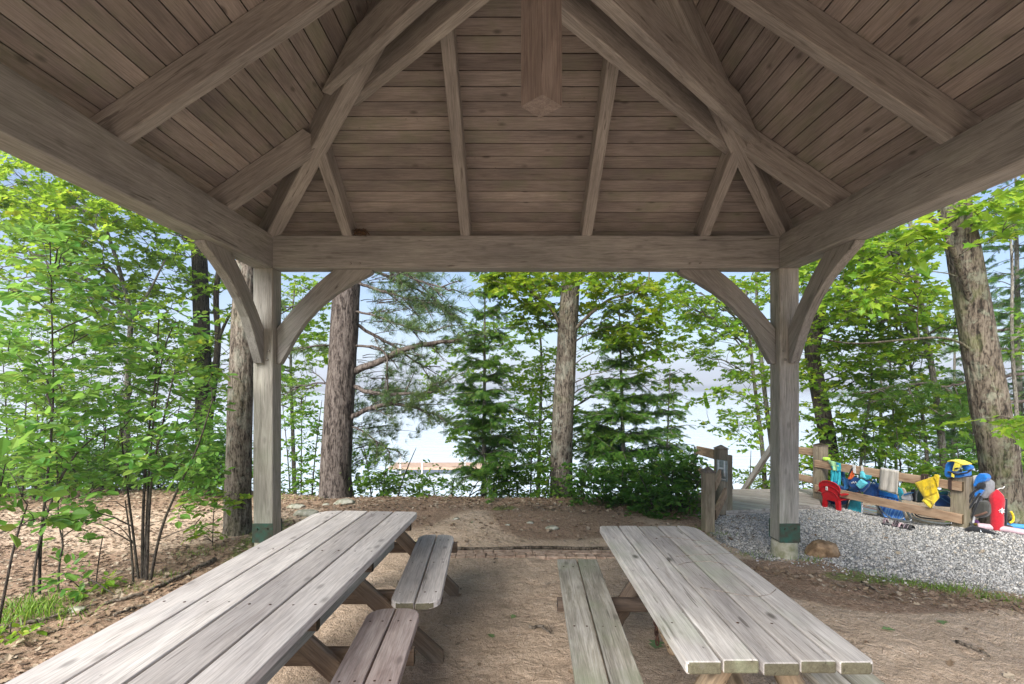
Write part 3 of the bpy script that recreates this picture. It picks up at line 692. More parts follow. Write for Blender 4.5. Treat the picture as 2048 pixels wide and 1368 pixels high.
M_rg = plain('grey_stone', (.34, .33, .28), .9, 0, .2, 14, .6, .2, col2=(.17, .17, .12))
q = G(1657, 1118); rock('rock', (q.x, q.y+.1, .055), (.34, .28, .2), M_rk, 'brown angular rock on the gravel edge beside the right post', seed=2.2)
for px, py, w, lb in ((690, 1010, .34, 'pale rounded stone at the foot of the big pine'), (612, 1032, .36, 'flat pale stone on the dirt left of the long table end'), (592, 1017, .26, 'low stone behind the flat one, near the left post'), (1105, 1058, .18, 'small mossy stone in the brown litter before the right hand table'), (1060, 1048, .10, 'tiny grey stone between the tables on the litter'), (912, 1040, .09, 'small stone on the litter beyond the bench end'), (652, 1013, .12, 'small stone between the pine and the flat stones'), (152, 1225, .13, 'grey stone beside the fallen branch at left'), (1015, 1052, .07, 'pebble sized stone left of the mossy stone')):
    q = G(px, py); rock('stone', (q.x, q.y, gh(q.x, q.y)+.01), (w, w*.7, w*.32), M_rg, lb, seed=px*.01, sharp=.18, cat='stone', group='stones on the dirt')
M_br = plain('old_clay_brick', (.40, .30, .235), .95, 0, .22, 20, .6, .1, col2=(.22, .15, .11))
k = 0; rows = MB()
e = thing('brick_edging', 'row of worn clay pavers set flush in the sand between the tables', 'brick edging', (.1, 5.1, 0))
for r in range(2):
    x = -.95 + (r*.07)
    while x < 1.45:
        w = .10 if rnd.random() < .6 else .2
        q = MB(); q.box((x+w/2, 5.07+r*.105+rnd.uniform(-.006, .006), gh(x, 5.1)-.004+rnd.uniform(-.004, .005)), (w-.008, .097, .04)); q.build('brick', M_br, e, bevel=.005); x += w
p = [Vector((x, 5.275+.012*math.sin(x*3), .022+.012*nz(x, 0, 2))) for x in np.arange(-1.25, 1.6, .12)]
m = MB(); m.tube(p, [.016+.003*rnd.random() for _ in p], 8)
tag(m.build('edging_pole', barkmat('pole_bark', (.06, .045, .03), (.14, .11, .08), (.24, .2, .16)), smooth=True), 'thin grey edging pole lying along the far side of the pavers', 'pole')
# branches lying at the left edge
def stick(pts, r0, r1, label, cat='branch', mat=None, group=None):
    m = MB(); P_ = [Vector(p) for p in pts]; out = []
    for a, b in zip(P_[:-1], P_[1:]):
        for k in range(5): out.append(a.lerp(b, k/5) + Vector((rnd.uniform(-1, 1), rnd.uniform(-1, 1), rnd.uniform(0, .6)))*.012)
    out.append(P_[-1]); n = len(out); m.tube(out, [r0+(r1-r0)*i/(n-1) for i in range(n)], 7)
    return tag(m.build('fallen_branch', mat or M_stick, smooth=True), label, cat, group)
M_stick = barkmat('grey_stick_bark', (.08, .06, .045), (.19, .155, .12), (.33, .28, .23))
def gz(px, py, dz=.015): q = G(px, py); q.z = gh(q.x, q.y)+dz; return q
stick([gz(-40, 1262), gz(60, 1250), gz(130, 1232), gz(200, 1212)], .016, .007, 'long grey branch lying in the grass at the left edge', group='fallen branches')
stick([gz(215, 1212), gz(280, 1195), gz(345, 1165), gz(430, 1120)], .011, .02, 'pale branch lying along the moss left of the long table', group='fallen branches')
stick([gz(228, 1238), gz(265, 1222), gz(300, 1212)], .012, .007, 'short dark root poking out of the dirt by the long table', group='fallen branches')
stick([gz(1060, 1262), gz(1085, 1258), gz(1100, 1272)], .012, .006, 'small brown twig on the sand between the benches', group='fallen branches')
stick([gz(1915, 1290), gz(1940, 1300), gz(1980, 1318)], .012, .006, 'small forked stick on the dirt at the lower right', group='fallen branches')
stick([gz(1720, 1165), gz(1745, 1178), gz(1760, 1185)], .008, .005, 'thin dark twig beside the gravel edge grass', group='fallen branches')
# fallen green leaves
M_fl = leafmat('fallen_green_leaf', [(.25, .33, .2), (.33, .42, .28)], tw=.15)
for px, py, s, lb in ((1310, 1300, .13, 'green maple leaf on the sand under the right table'), (1790, 1264, .09, 'pale fallen leaf on the dirt right of the right table'), (985, 1280, .07, 'pale fallen leaf on the sand near the second bench'), (1030, 1230, .06, 'small fallen leaf in the middle of the sand'), (945, 1047, .08, 'pale leaf on the brown litter beyond the pavers'), (1885, 1248, .09, 'pale fallen leaf on the dirt near the right edge')):
    q = gz(px, py, .012); v = scatter(OAK, OAKF, np.array([tuple(q)]), rots(1, .15), np.array([s]))
    tag(v.build('fallen_leaf', M_fl), lb, 'leaf', 'fallen green leaves')

# ---------------------------------------------------------------- dock on the lake
dk = thing('dock', 'low wooden dock with white posts out on the lake', 'dock', (-5.5, 34, WZ))
m = MB(); m.box((-4.0, 34, WZ+.42), (8, 2.2, .16)); m.build('dock_platform', plain('dock_wood', (.36, .25, .18), .8, 0, .15, 6), dk)
for x in (-7.2, -5.8, -3.0, -.6):
    m = MB(); m.tube([(x, 32.9, WZ-1), (x, 32.9, WZ+1.3)], .05, 8); m.build('dock_post', plain('dock_post_white', (.6, .58, .56), .6), dk)

# ---------------------------------------------------------------- air over the lake
m = MB(); m.box((0, 640, 19.5), (3200, 1420, 53))
hz, nt, bs = newmat('haze_air'); nt.nodes.remove(bs); pv = nt.nodes.new('ShaderNodeVolumePrincipled'); pv.inputs['Color'].default_value = (.86, .90, 1, 1); pv.inputs['Density'].default_value = .0022; pv.inputs['Anisotropy'].default_value = .2
nt.links.new(pv.outputs[0], nt.nodes['Material Output'].inputs['Volume'])
tag(m.build('haze', hz), kind='stuff')
# ---------------------------------------------------------------- deck, fences
def capped_post(name, x, y, z0, z1, w, parent, ang=0, cap=.06, mat=None):
    m = MB(); h = w/2; M = Matrix.Translation((x, y, 0)) @ Matrix.Rotation(ang, 4, 'Z')
    hb_ = z1-cap if cap else z1
    # body, axis along local X for the grain
    B = M @ Matrix.Translation((0, 0, z0)) @ Matrix.Rotation(-math.pi/2, 4, 'Y')
    m.box(((hb_-z0)/2, 0, 0), (hb_-z0, w, w))
    o = m.build(name, mat or M_fpost, parent, B, bevel=.006)
    if cap:
        c = MB(); L = hb_-z0; e = .006
        c.add([(L+.001, -h-e, -h-e), (L+.001, h+e, -h-e), (L+.001, h+e, h+e), (L+.001, -h-e, h+e), (L+.012, -h-e, -h-e), (L+.012, h+e, -h-e), (L+.012, h+e, h+e), (L+.012, -h-e, h+e), (L+cap, 0, 0)],
              [(0, 1, 2, 3), (0, 4, 5, 1), (1, 5, 6, 2), (2, 6, 7, 3), (3, 7, 4, 0), (4, 8, 5), (5, 8, 6), (6, 8, 7), (7, 8, 4)])
        c.build('post_cap', M_capw, o, B)
    return o
M_capw = wood('post_cap_wood', (.1, .075, .06), (.2, .16, .13), (.3, .25, .2), 20, .2)
DZ = .07
deck = thing('deck', 'weathered wooden boardwalk landing at the top of the lake stairs', 'deck', (3.6, 7.6, 0))
ux = Vector((.80, -.60, 0)).normalized()            # board direction, seen running away to the left
A = G(1452, 1022, DZ); B = G(1642, 1010, DZ); A2 = G(1420, 978, DZ); B2 = G(1600, 978, DZ)
poly = [(A.x, A.y), (B.x, B.y), (B2.x+.25, B2.y), (A2.x, A2.y)]
def clip(poly, a, b, c):   # keep a*x+b*y<=c
    out = []
    for i in range(len(poly)):
        p, q = poly[i], poly[(i+1) % len(poly)]; dp, dq = a*p[0]+b*p[1]-c, a*q[0]+b*q[1]-c
        if dp <= 0: out.append(p)
        if dp*dq < 0: t = dp/(dp-dq); out.append((p[0]+(q[0]-p[0])*t, p[1]+(q[1]-p[1])*t))
    return out
R = frame(ux, (0, 0, 1), (A.x, A.y, DZ)); Ri = R.inverted(); lp = [tuple((Ri @ Vector((x, y, DZ)))[:2]) for x, y in poly]
ys = [q[1] for q in lp]; y = min(ys); m = MB()
while y < max(ys):
    q = clip(clip(lp, 0, 1, y+.138), 0, -1, -y)
    if len(q) >= 3: m.prism(q, -.035, rnd.uniform(-.002, .002))
    y += .145
m.build('deck_boards', M_deck, deck, R)
beam('rim_joist', (A.x, A.y+.02, -.02), (B.x, B.y+.02, -.02), .04, .1, M_deck, deck)
# stairs going down to the lake behind the landing
st_ = thing('lake_stairs', 'wooden stairs dropping from the deck landing towards the lake', 'stairs', (3.3, 8.2, 0))
for k in range(9):
    y = 8.22 + .27*k; z = DZ-.17-.17*k; x0, x1 = 2.95+.0*k, 4.05
    beam('stair_tread', (x0, y+.12, z), (x1, y+.12, z), .26, .04, M_deck, st_)
for x in (2.9, 4.1): beam('stringer', (x, 8.2, -.12), (x, 10.7, -1.7), .05, .24, M_deck, st_)
# left guard rail with two capped posts and a leaning end
r1 = thing('guard_rail', 'short guard rail with capped posts on the left of the deck landing', 'railing', (2.4, 6.3, 0), group='rails around the deck')
p1 = (1416-CX)/F*6.0, 6.0; p2 = (1442-CX)/F*6.75, 6.75
capped_post('post', p1[0], p1[1], -.05, H-(932-CY)/F*6.0+.0, .118, r1, .1, .075)
capped_post('post', p2[0], p2[1], -.05, H-(889-CY)/F*6.75, .13, r1, .1, .06)
def rail(name, parent, q0, q1, h=.10, t=.038, mat=None): return beam(name, q0, q1, t, h, mat or M_rail, parent, ch=.004)
q = P(1427, 955, 6.0)
rail('rail', r1, P(1427.5, 973, 6.02), P(1442, 945, 6.7), .13)
rail('rail', r1, P(1429, 1030, 6.02), P(1451, 985, 6.62), .13)
rail('rail', r1, P(1395, 900, 8.1), P(1430, 909, 6.9), .13)
rail('rail', r1, P(1396, 940, 8.1), P(1430, 955, 6.9), .10)
capped_post('post', p2[0]+.098, p2[1]-.02, -.05, .80, .066, r1, .1, 0)
r1b = beam('stair_handrail', P(1392, 905, 8.2), P(1368, 990, 9.3), .04, .10, M_deck, None); tag(r1b, 'dark handrail slanting down the left of the lake stairs', 'handrail')
m = MB(); m.tube([P(1389.5, 893, 8.15), P(1393.5, 975, 8.15)], .016, 8); tag(m.build('pipe_post', M_dark, smooth=True), 'thin dark pipe post at the top of the lake stairs', 'post')
hr = beam('stair_handrail', P(1548, 888, 7.6), P(1478, 994, 9.4), .045, .115, M_deck, None); tag(hr, 'pale handrail slanting down to the left beyond the right pavilion post', 'handrail')
# white tag hanging on the second post
m = MB(); M = Matrix.Translation(P(1444, 941, 6.58)) @ Matrix.Rotation(math.radians(-58), 4, 'Z')
m.box((0, 0, 0), (.16, .012, .27), M)
sg = m.build('notice_board', plain('grey_plastic', (.30, .34, .33), .6), None, bevel=.003); tag(sg, 'narrow grey notice with a white H shaped rim fixed to the taller capped post', 'sign')
m = MB()
for x, z, w, h in ((-.045, .03, .022, .20), (.045, .03, .022, .20), (0, .03, .09, .022), (0, -.11, .13, .014)): m.box((x, -.012, z), (w, .01, h), M)
m.build('white_rim', plain('white_plastic', (.75, .76, .76), .5), sg, bevel=.003)
# rail fence on the right: far part and near part
FA = Vector((4.50, 7.40, 0)); FB = Vector((5.11, 5.80, 0)); fd = (FB-FA).normalized(); fn = Vector((-fd.y, fd.x, 0))   # fn points behind the fence
FANG = math.atan2(fd.y, fd.x)
def FP(px, off=0.0, z=0.0):
    k = (px-CX)/F; A_ = FA + fn*off; s = (k*A_.y - A_.x)/(fd.x - k*fd.y); q = A_+fd*s; q.z = z; return q
fence = thing('rail_fence', 'brown two rail wooden fence hung with beach gear beside the gravel', 'fence', (FA.x, FA.y, 0), group='rails around the deck')
capped_post('post', FA.x+fn.x*.05, FA.y+fn.y*.05, -.1, .89, .14, fence, FANG, .045)
capped_post('post', FB.x+fn.x*.07+fd.x*.02, FB.y+fn.y*.07+fd.y*.02, -.1, .685, .15, fence, FANG, 0)
q0, q1 = FP(1631, -.02), FP(1926, -.02)
rail('rail', fence, q0+Vector((0, 0, .585)), q1+Vector((0, 0, .575)), .105)
rail('rail', fence, q0+Vector((0, 0, .225)), q1+Vector((0, 0, .205)), .105)
for px in (1845, 1853, 1900):
    a = FP(px, -.045); m = MB(); m.box((0, 0, 0), (.03, .008, .135), Matrix.Translation((a.x, a.y, .585)) @ Matrix.Rotation(FANG, 4, 'Z'))
    m.box((0, .03, .066), (.03, .06, .008), Matrix.Translation((a.x, a.y, .585)) @ Matrix.Rotation(FANG, 4, 'Z'))
    m.build('strap', plain('brown_strap', (.05, .03, .025), .7), fence)
f2 = thing('rail_fence', 'end piece of rail fence running left from the capped corner post behind the pavilion post', 'fence', (4.2, 7.7, 0), group='rails around the deck')
a, b = P(1560, 896, 8.3), P(1633, 905, 7.45)
rail('rail', f2, a, b, .11); rail('rail', f2, P(1560, 945, 8.3), P(1633, 962, 7.45), .10)
capped_post('post', P(1560, 0, 8.35).x, 8.35, -.1, .86, .13, f2, .5, .05)
# ---------------------------------------------------------------- trees and plants
MAPLE = [(0, 0, 0), (.05, .22, .02), (.02, .42, .05), (.3, .34, .04), (.42, .52, .07), (.55, .24, .03), (1, 0, -.06), (.55, -.24, .03), (.42, -.52, .07), (.3, -.34, .04), (.02, -.42, .05), (.05, -.22, .02)]
MAPLEF = [(0, 6, 5, 4, 3, 2, 1), (0, 11, 10, 9, 8, 7, 6)]
def spray_tpl(n=9, w=.5, th=.05):
    V, Fs = [], []
    def q(x0, y0, x1, y1, t):
        dx, dy = x1-x0, y1-y0; L = math.hypot(dx, dy); ox, oy = -dy/L*t, dx/L*t; b = len(V)
        V.extend([(x0+ox, y0+oy, 0), (x0-ox, y0-oy, 0), (x1-ox*.35, y1-oy*.35, -.06), (x1+ox*.35, y1+oy*.35, -.06)]); Fs.append((b, b+1, b+2, b+3))
    q(0, 0, 1, 0, th*.6)
    for i in range(n):
        t = .08+.86*i/n; l = w*(1-.75*t)*(.8+.4*rnd.random())
        for s in (-1, 1): q(t, 0, t+l*.62, s*l*.8, th)
    return V, Fs
SPR = [spray_tpl(8, .5, .038) for _ in range(3)]
def tuft_tpl(n=16):
    V, Fs = [], []
    for i in range(n):
        a = rnd.uniform(0, 6.28); b = rnd.uniform(.15, 1.25); d = Vector((math.cos(b), math.sin(b)*math.cos(a), math.sin(b)*math.sin(a))); s = d.cross(Vector((.3, .5, .8))).normalized()*.028; k = len(V)
        V.extend([tuple(s), tuple(-s), tuple(d-s*.4), tuple(d+s*.4)]); Fs.append((k, k+1, k+2, k+3))
    return V, Fs
TUF = [tuft_tpl() for _ in range(3)]
def trot(dirs, up, roll):
    """rotations with local x along dirs and z near up"""
    x = dirs/np.linalg.norm(dirs, axis=1)[:, None]; z = up + rng.normal(0, roll, dirs.shape); z = z - x*np.sum(x*z, 1)[:, None]; z /= np.linalg.norm(z, axis=1)[:, None]+1e-9
    y = np.cross(z, x); return np.stack([x, y, z], -1)
def merge(a, b):
    for v in b.V: a.V.append(v)
    for f in b.Fc: a.Fc.append(f + a.n)
    a.n += b.n; return a
def bez(a, c, b, n):
    return [a*(1-t)**2 + c*2*t*(1-t) + b*t*t for t in [i/n for i in range(n+1)]]
def px_path(pts):   # (px, py, Y)
    return [P(*p) for p in pts]
def resample(pts, step):
    out = []
    for a, b in zip(pts[:-1], pts[1:]):
        n = max(1, int((b-a).length/step)); out += [a.lerp(b, k/n) for k in range(n)]
    return out+[pts[-1]]
def smooth_path(pts, it=2):
    for _ in range(it):
        q = [pts[0]]
        for a, b in zip(pts[:-1], pts[1:]): q += [a.lerp(b, .25), a.lerp(b, .75)]
        pts = q+[pts[-1]]
    return pts
def trunk_mesh(path, r0, r1, mat, parent, flare=0.0, ridges=0.0, name='trunk', n=None):
    L = sum((b-a).length for a, b in zip(path[:-1], path[1:])); big = r0 > .08
    pts = resample(smooth_path(path), .045 if big else .12); k = len(pts); n = n or (64 if big else 8)
    t = np.linspace(0, 1, k); s = t*L
    r = r0+(r1-r0)*t + flare*np.exp(-s/.16)
    jit = None
    if big:
        jit = np.ones((k, n)); sd_ = rnd.uniform(0, 50)
        for i in range(k):
            for j in range(n):
                a = 2*math.pi*j/n; c_, s_ = math.cos(a), math.sin(a)
                v = mnoise.noise(Vector((c_*5+sd_, s_*5, s[i]*1.6)))*.9 + mnoise.noise(Vector((c_*11, s_*11+sd_, s[i]*4)))*.6
                lob = flare*2.2*math.exp(-s[i]/.14)*max(0, mnoise.noise(Vector((c_*1.7+sd_, s_*1.7, 0))))*2 if flare else 0
                jit[i, j] = 1 + ridges*v + .05*mnoise.noise(Vector((c_*1.2, s_*1.2+sd_, s[i]*1.3))) + lob
    m = MB(); m.tube(pts, r, n, jit=jit)
    return m.build(name, mat, parent, smooth=True), pts
def crown(parent, src, clusters, leaf, size, per, twig_r, mat, bark, limb_r=.03, limbs=8, spread=.3, flat=.45, kind='leaf', sag=.12, upw=.25, seg=.12, name='foliage', limbname='branches', maxlimb=None):
    """src: list of points of the trunk the limbs can leave from (path, ordered from the base up)"""
    m = MB(); nodes = [(Vector(p), 0) for p in src]; cl = sorted(clusters, key=lambda c: min((c-p).length for p in src)); rnd.shuffle(cl) if False else None
    far = sorted(cl, key=lambda c: -min((c-p).length for p in src)); first = far[:limbs*2:2]; rest = [c for c in cl if c not in first]
    NP = np.array([tuple(p) for p in src]); cost = np.zeros(len(NP)); ntr = len(NP)
    twd = []
    for order, c in enumerate(first+rest):
        ca = np.array(tuple(c)); d = np.linalg.norm(NP-ca, axis=1)
        # leave the trunk below the target
        pen = np.maximum(0, NP[:, 2]-(ca[2]-upw*d))*1.6
        if order < limbs: w_ = d[:ntr]+pen[:ntr]
        else: w_ = d+pen+cost*.35
        i = int(np.argmin(w_)); a = Vector(NP[i]); L = (c-a).length
        if L < .03: L = .03
        mid = a.lerp(c, .5) + Vector((rnd.uniform(-1, 1), rnd.uniform(-1, 1), rnd.uniform(-.3, 1)))*L*.13 + Vector((0, 0, sag*L))
        n = max(2, int(L/seg)); pts = bez(a, mid, c, n)
        pts = [pts[0]]+[p+Vector((rnd.gauss(0, 1), rnd.gauss(0, 1), rnd.gauss(0, 1)))*L*.012 for p in pts[1:-1]]+[pts[-1]]
        rr = min(limb_r, twig_r + L*.0075) if order < limbs else min(limb_r*.5, twig_r+L*.004)
        m.tube(pts, [rr*(1-.75*t/n)+twig_r*.5 for t in range(n+1)], 5 if rr > .01 else 4, cap=False)
        new = np.array([tuple(p) for p in pts[1:]]); NP = np.concatenate([NP, new]); cost = np.concatenate([cost, cost[i]+np.linspace(.1, L, len(new))])
        twd.append((c, (c-pts[-2]).normalized()))
    # leaves along short twigs in flattened sprays
    pos, dirs, sc = [], [], []
    if kind == 'leaf':
        for c, d in twd:
            nt_ = max(2, per//7)
            for _ in range(nt_):
                a = rnd.uniform(-1.5, 1.5); dd = Vector((d.x, d.y, d.z*.3)); 
                if dd.length < .05: dd = Vector((1, 0, 0))
                dd = Matrix.Rotation(a*1.3, 3, 'Z') @ dd.normalized(); dd.z += rnd.gauss(0, flat*.5); dd.normalize()
                L = spread*rnd.uniform(.5, 1.15); e = c+dd*L+Vector((0, 0, -.04*L/.3)); st = c+dd*L*.02+Vector((rnd.gauss(0, .05), rnd.gauss(0, .05), rnd.gauss(0, .06)))*spread*1.6
                m.tube([st, st.lerp(e, .5)+Vector((0, 0, .012)), e], twig_r*.45, 3, cap=False)
                for q in range(max(1, per//nt_)):
                    t = (q+.6)/(per//nt_); s = (-1)**q
                    p = st.lerp(e, t); sd = Matrix.Rotation(s*rnd.uniform(.5, 1.2), 3, 'Z') @ dd if t < .92 else dd.copy()
                    sd.z += rnd.gauss(-.12, .3); pos.append(tuple(p+sd*.012)); dirs.append(tuple(sd)); sc.append(size*rnd.uniform(.45, 1.3))
        tv, tf = leaf; pos, dirs, sc = np.array(pos), np.array(dirs), np.array(sc)
        R_ = trot(dirs, np.array([0, 0, 1.0]), flat)
        scatter(tv, tf, pos, R_, sc).build(name, mat, parent)
    m.build(limbname, bark, parent, smooth=True)
def blob(px, py, rx, ry, Y, dY, n):
    rx *= 1.1; ry *= 1.15
    out = []
    while len(out) < n:
        v = Vector((rnd.uniform(-1, 1), rnd.uniform(-1, 1), rnd.uniform(-1, 1)))
        if v.length > 1: continue
        y = Y+v.y*dY; out.append(P(px+v.x*rx, py+v.z*ry, y))
    return out
def blobs(l):
    out = []
    for b in l: out += blob(*b)
    return out
LM = leafmat
L_mid = LM('leaf_mid_green', [(.045, .12, .018), (.09, .20, .03), (.15, .27, .045), (.22, .33, .06)])
L_bri = LM('leaf_bright_green', [(.10, .22, .025), (.17, .31, .04), (.26, .39, .05), (.34, .42, .06)], (.5, .72, .06), .5)
L_sap = LM('leaf_sapling_green', [(.06, .17, .035), (.10, .23, .05), (.16, .30, .08), (.24, .36, .11)], (.35, .62, .10), .42, .38)
L_oak = LM('leaf_oak_green', [(.05, .13, .015), (.11, .22, .025), (.2, .31, .035), (.3, .36, .04)], (.48, .62, .04), .48)
L_drk = LM('leaf_shrub_green', [(.035, .10, .02), (.06, .16, .03), (.10, .21, .045), (.15, .27, .06)], (.25, .5, .06), .38)
L_hem = LM('hemlock_needle', [(.035, .10, .025), (.065, .15, .035), (.11, .21, .05), (.17, .28, .07)], (.25, .48, .07), .38)
L_pin = LM('pine_needle', [(.06, .12, .05), (.10, .17, .08), (.16, .23, .12), (.24, .30, .17)], (.3, .42, .16), .3)
B_pine = barkmat('pine_bark', (.05, .04, .035), (.125, .10, .088), (.23, .195, .175), 0, .9)
B_oak = barkmat('oak_bark', (.05, .04, .032), (.135, .112, .09), (.26, .225, .185), .2, 1.0, .2)
B_grey = barkmat('maple_bark', (.055, .043, .034), (.15, .122, .097), (.28, .24, .20), .15, 1.2, .2)
B_big = barkmat('mossy_bark', (.045, .035, .027), (.115, .092, .07), (.22, .185, .145), .4, .9, .35, (.25, .28, .21))
B_dark = barkmat('dark_bark', (.03, .024, .02), (.075, .06, .05), (.14, .12, .1), .15, 1.4)
B_thin = barkmat('sapling_bark', (.035, .028, .024), (.075, .062, .052), (.14, .12, .10), .1, 3)
B_slim = barkmat('slim_trunk_bark', (.08, .07, .06), (.19, .17, .145), (.34, .31, .27), .15, 2.5, .3)

def tree(name, label, cat, trunks, group=None, base=None, mat=B_grey):
    """trunks: list of (pixel path base..top, r0, r1, flare, ridges)"""
    b = P(*trunks[0][0][0]); t = thing(name, label, cat, (b.x, b.y, b.z), 0, group); src = []
    for k, (pp, r0, r1, fl, rg) in enumerate(trunks):
        path = px_path(pp) if not isinstance(pp[0], Vector) else pp
        path[0] = path[0] - Vector((0, 0, .15))
        o, pts = trunk_mesh(path, r0, r1, mat, t, fl, rg, 'trunk' if k == 0 or len(trunks) > 3 else 'fork')
        src += pts[::(6 if r0 > .08 else 2)]
    return t, src
TG = 'trees around the pavilion'
MP, OV, OK_ = (MAPLE, MAPLEF), (OVAL, OVALF), (OAK, OAKF)
# --- big pine left of the middle
t, src = tree('pine_tree', 'large white pine with reddish brown trunk and bare reaching limbs, left of the middle', 'tree',
    [([(672, 1003, 7.9), (673, 900, 7.9), (683, 750, 7.95), (692, 600, 8.0), (700, 450, 8.0), (706, 200, 8.1), (712, -150, 8.2)], .235, .15, .10, .05)], TG, mat=B_pine)
lm = MB(); tips = []
def limb(pts, r0, r1, subs, sl=.5, droop=-.1, tuft=None):
    pp = resample(smooth_path(px_path(pts)), .07); n = len(pp); pp = [p+Vector((rnd.gauss(0, .006), rnd.gauss(0, .006), rnd.gauss(0, .008))) for p in pp]
    lm.tube(pp, [r0+(r1-r0)*i/(n-1) for i in range(n)], 8)
    for k in range(subs):
        i = int(n*(.22+.75*(k+.5)/subs)); i = min(n-2, i); d = (pp[i+1]-pp[i]).normalized(); s = (-1)**k
        q = (d + Vector((0, s*.8, 0)) + Vector((rnd.gauss(0, .3), rnd.gauss(0, .4), rnd.gauss(droop, .45)))).normalized()
        L = sl*rnd.uniform(.5, 1.2); e = pp[i]+q*L; c = pp[i].lerp(e, .5)+Vector((0, 0, rnd.gauss(.03, .05)))
        b = bez(pp[i], c, e, 6); lm.tube(b, [.010*(1-.7*j/6)+.002 for j in range(7)], 4, cap=False)
        for j in range(3):
            i2 = rnd.randint(2, 5); q2 = (q+Vector((rnd.gauss(0, .7), rnd.gauss(0, .7), rnd.gauss(0, .6)))).normalized(); e2 = b[i2]+q2*L*rnd.uniform(.25, .55)
            lm.tube([b[i2], b[i2].lerp(e2, .5)+Vector((0, 0, .01)), e2], [.005, .0035, .002], 3, cap=False)
            if rnd.random() < (tuft or .5): tips.append((e2, q2))
        if rnd.random() < (tuft or .5): tips.append((e, q))
    tips.append((pp[-1], d))
limb([(700, 745, 7.95), (760, 722, 7.9), (812, 695, 7.8), (860, 686, 7.7), (925, 680, 7.6)], .062, .022, 9, .5, -.2)
limb([(698, 770, 7.95), (745, 788, 7.8), (800, 790, 7.7), (868, 783, 7.5)], .042, .012, 9, .5, -.1, .7)
limb([(698, 838, 7.9), (740, 815, 7.8), (790, 806, 7.7), (840, 818, 7.6), (872, 830, 7.5)], .045, .012, 10, .5, -.1, .8)
limb([(700, 640, 8.0), (750, 672, 8.1), (800, 700, 8.2), (850, 735, 8.3)], .032, .01, 9, .55, -.1, .5)
limb([(700, 560, 8.0), (770, 585, 7.9), (840, 602, 7.8), (905, 612, 7.7)], .028, .008, 11, .55, -.1, .45)
limb([(702, 520, 8.0), (790, 560, 8.2), (860, 590, 8.3), (920, 640, 8.4)], .03, .008, 11, .55, -.2, .5)
limb([(702, 505, 8.0), (780, 538, 7.6), (850, 565, 7.3), (900, 580, 7.1)], .028, .008, 11, .5, -.05, .5)
limb([(700, 690, 8.0), (740, 692, 7.8), (772, 702, 7.7), (775, 745, 7.7), (776, 790, 7.7)], .022, .01, 6, .3, -.3, .1)
limb([(700, 620, 8.0), (750, 630, 7.7), (820, 660, 7.5), (870, 665, 7.3)], .02, .006, 9, .45, -.1, .5)
limb([(698, 850, 7.9), (740, 870, 7.8), (780, 905, 7.7)], .018, .006, 6, .3, -.1, .3)
limb([(684, 600, 8.0), (640, 598, 7.8), (590, 612, 7.6), (560, 620, 7.5)], .018, .005, 6, .35, 0, .3)
limb([(680, 690, 8.0), (630, 690, 7.8), (590, 700, 7.6), (562, 705, 7.5)], .018, .005, 6, .35, 0, .3)
limb([(676, 770, 7.9), (640, 765, 7.8), (600, 772, 7.7), (565, 790, 7.6)], .016, .005, 6, .35, 0, .3)
lm.build('limbs', B_pine, t, smooth=True)
bl = blobs([(800, 610, 90, 55, 8.2, .8, 26), (780, 830, 80, 60, 8.9, .8, 70), (760, 770, 70, 60, 9.0, .8, 46), (720, 890, 60, 40, 9.0, .6, 36), (870, 600, 50, 60, 8.0, .6, 24), (820, 540, 80, 30, 8.0, .8, 30)])
for c in bl: tips.append((c, Vector((rnd.gauss(.6, .5), rnd.gauss(0, .7), rnd.gauss(0, .4))).normalized()))
ps, ds, ss = [], [], []
for c, d in tips:
    for k in range(5): ps.append(tuple(c - d*.05*k + Vector((rnd.gauss(0, .03), rnd.gauss(0, .03), rnd.gauss(0, .025))))); ds.append(tuple(d+Vector((rnd.gauss(0, .5), rnd.gauss(0, .5), rnd.gauss(.1, .4))))); ss.append(rnd.uniform(.08, .13))
mm = MB(); ps, ds, ss = np.array(ps), np.array(ds), np.array(ss); ix = np.arange(len(ps)) % 3
for k in range(3): merge(mm, scatter(*TUF[k], ps[ix == k], trot(ds[ix == k], np.array([0, 0, 1.0]), .5), ss[ix == k]))
mm.build('needles', L_pin, t)
m = MB()
for c in bl[::2]:
    a = min(src, key=lambda p: (p-c).length+abs(p.z-c.z)); d = (c-a); s = a+d*rnd.uniform(.35, .6); m.tube(bez(s, s.lerp(c, .5)+Vector((0, 0, .06)), c, 5), [.007, .006, .005, .004, .003, .002], 4, cap=False)
m.build('twigs', B_pine, t, smooth=True)

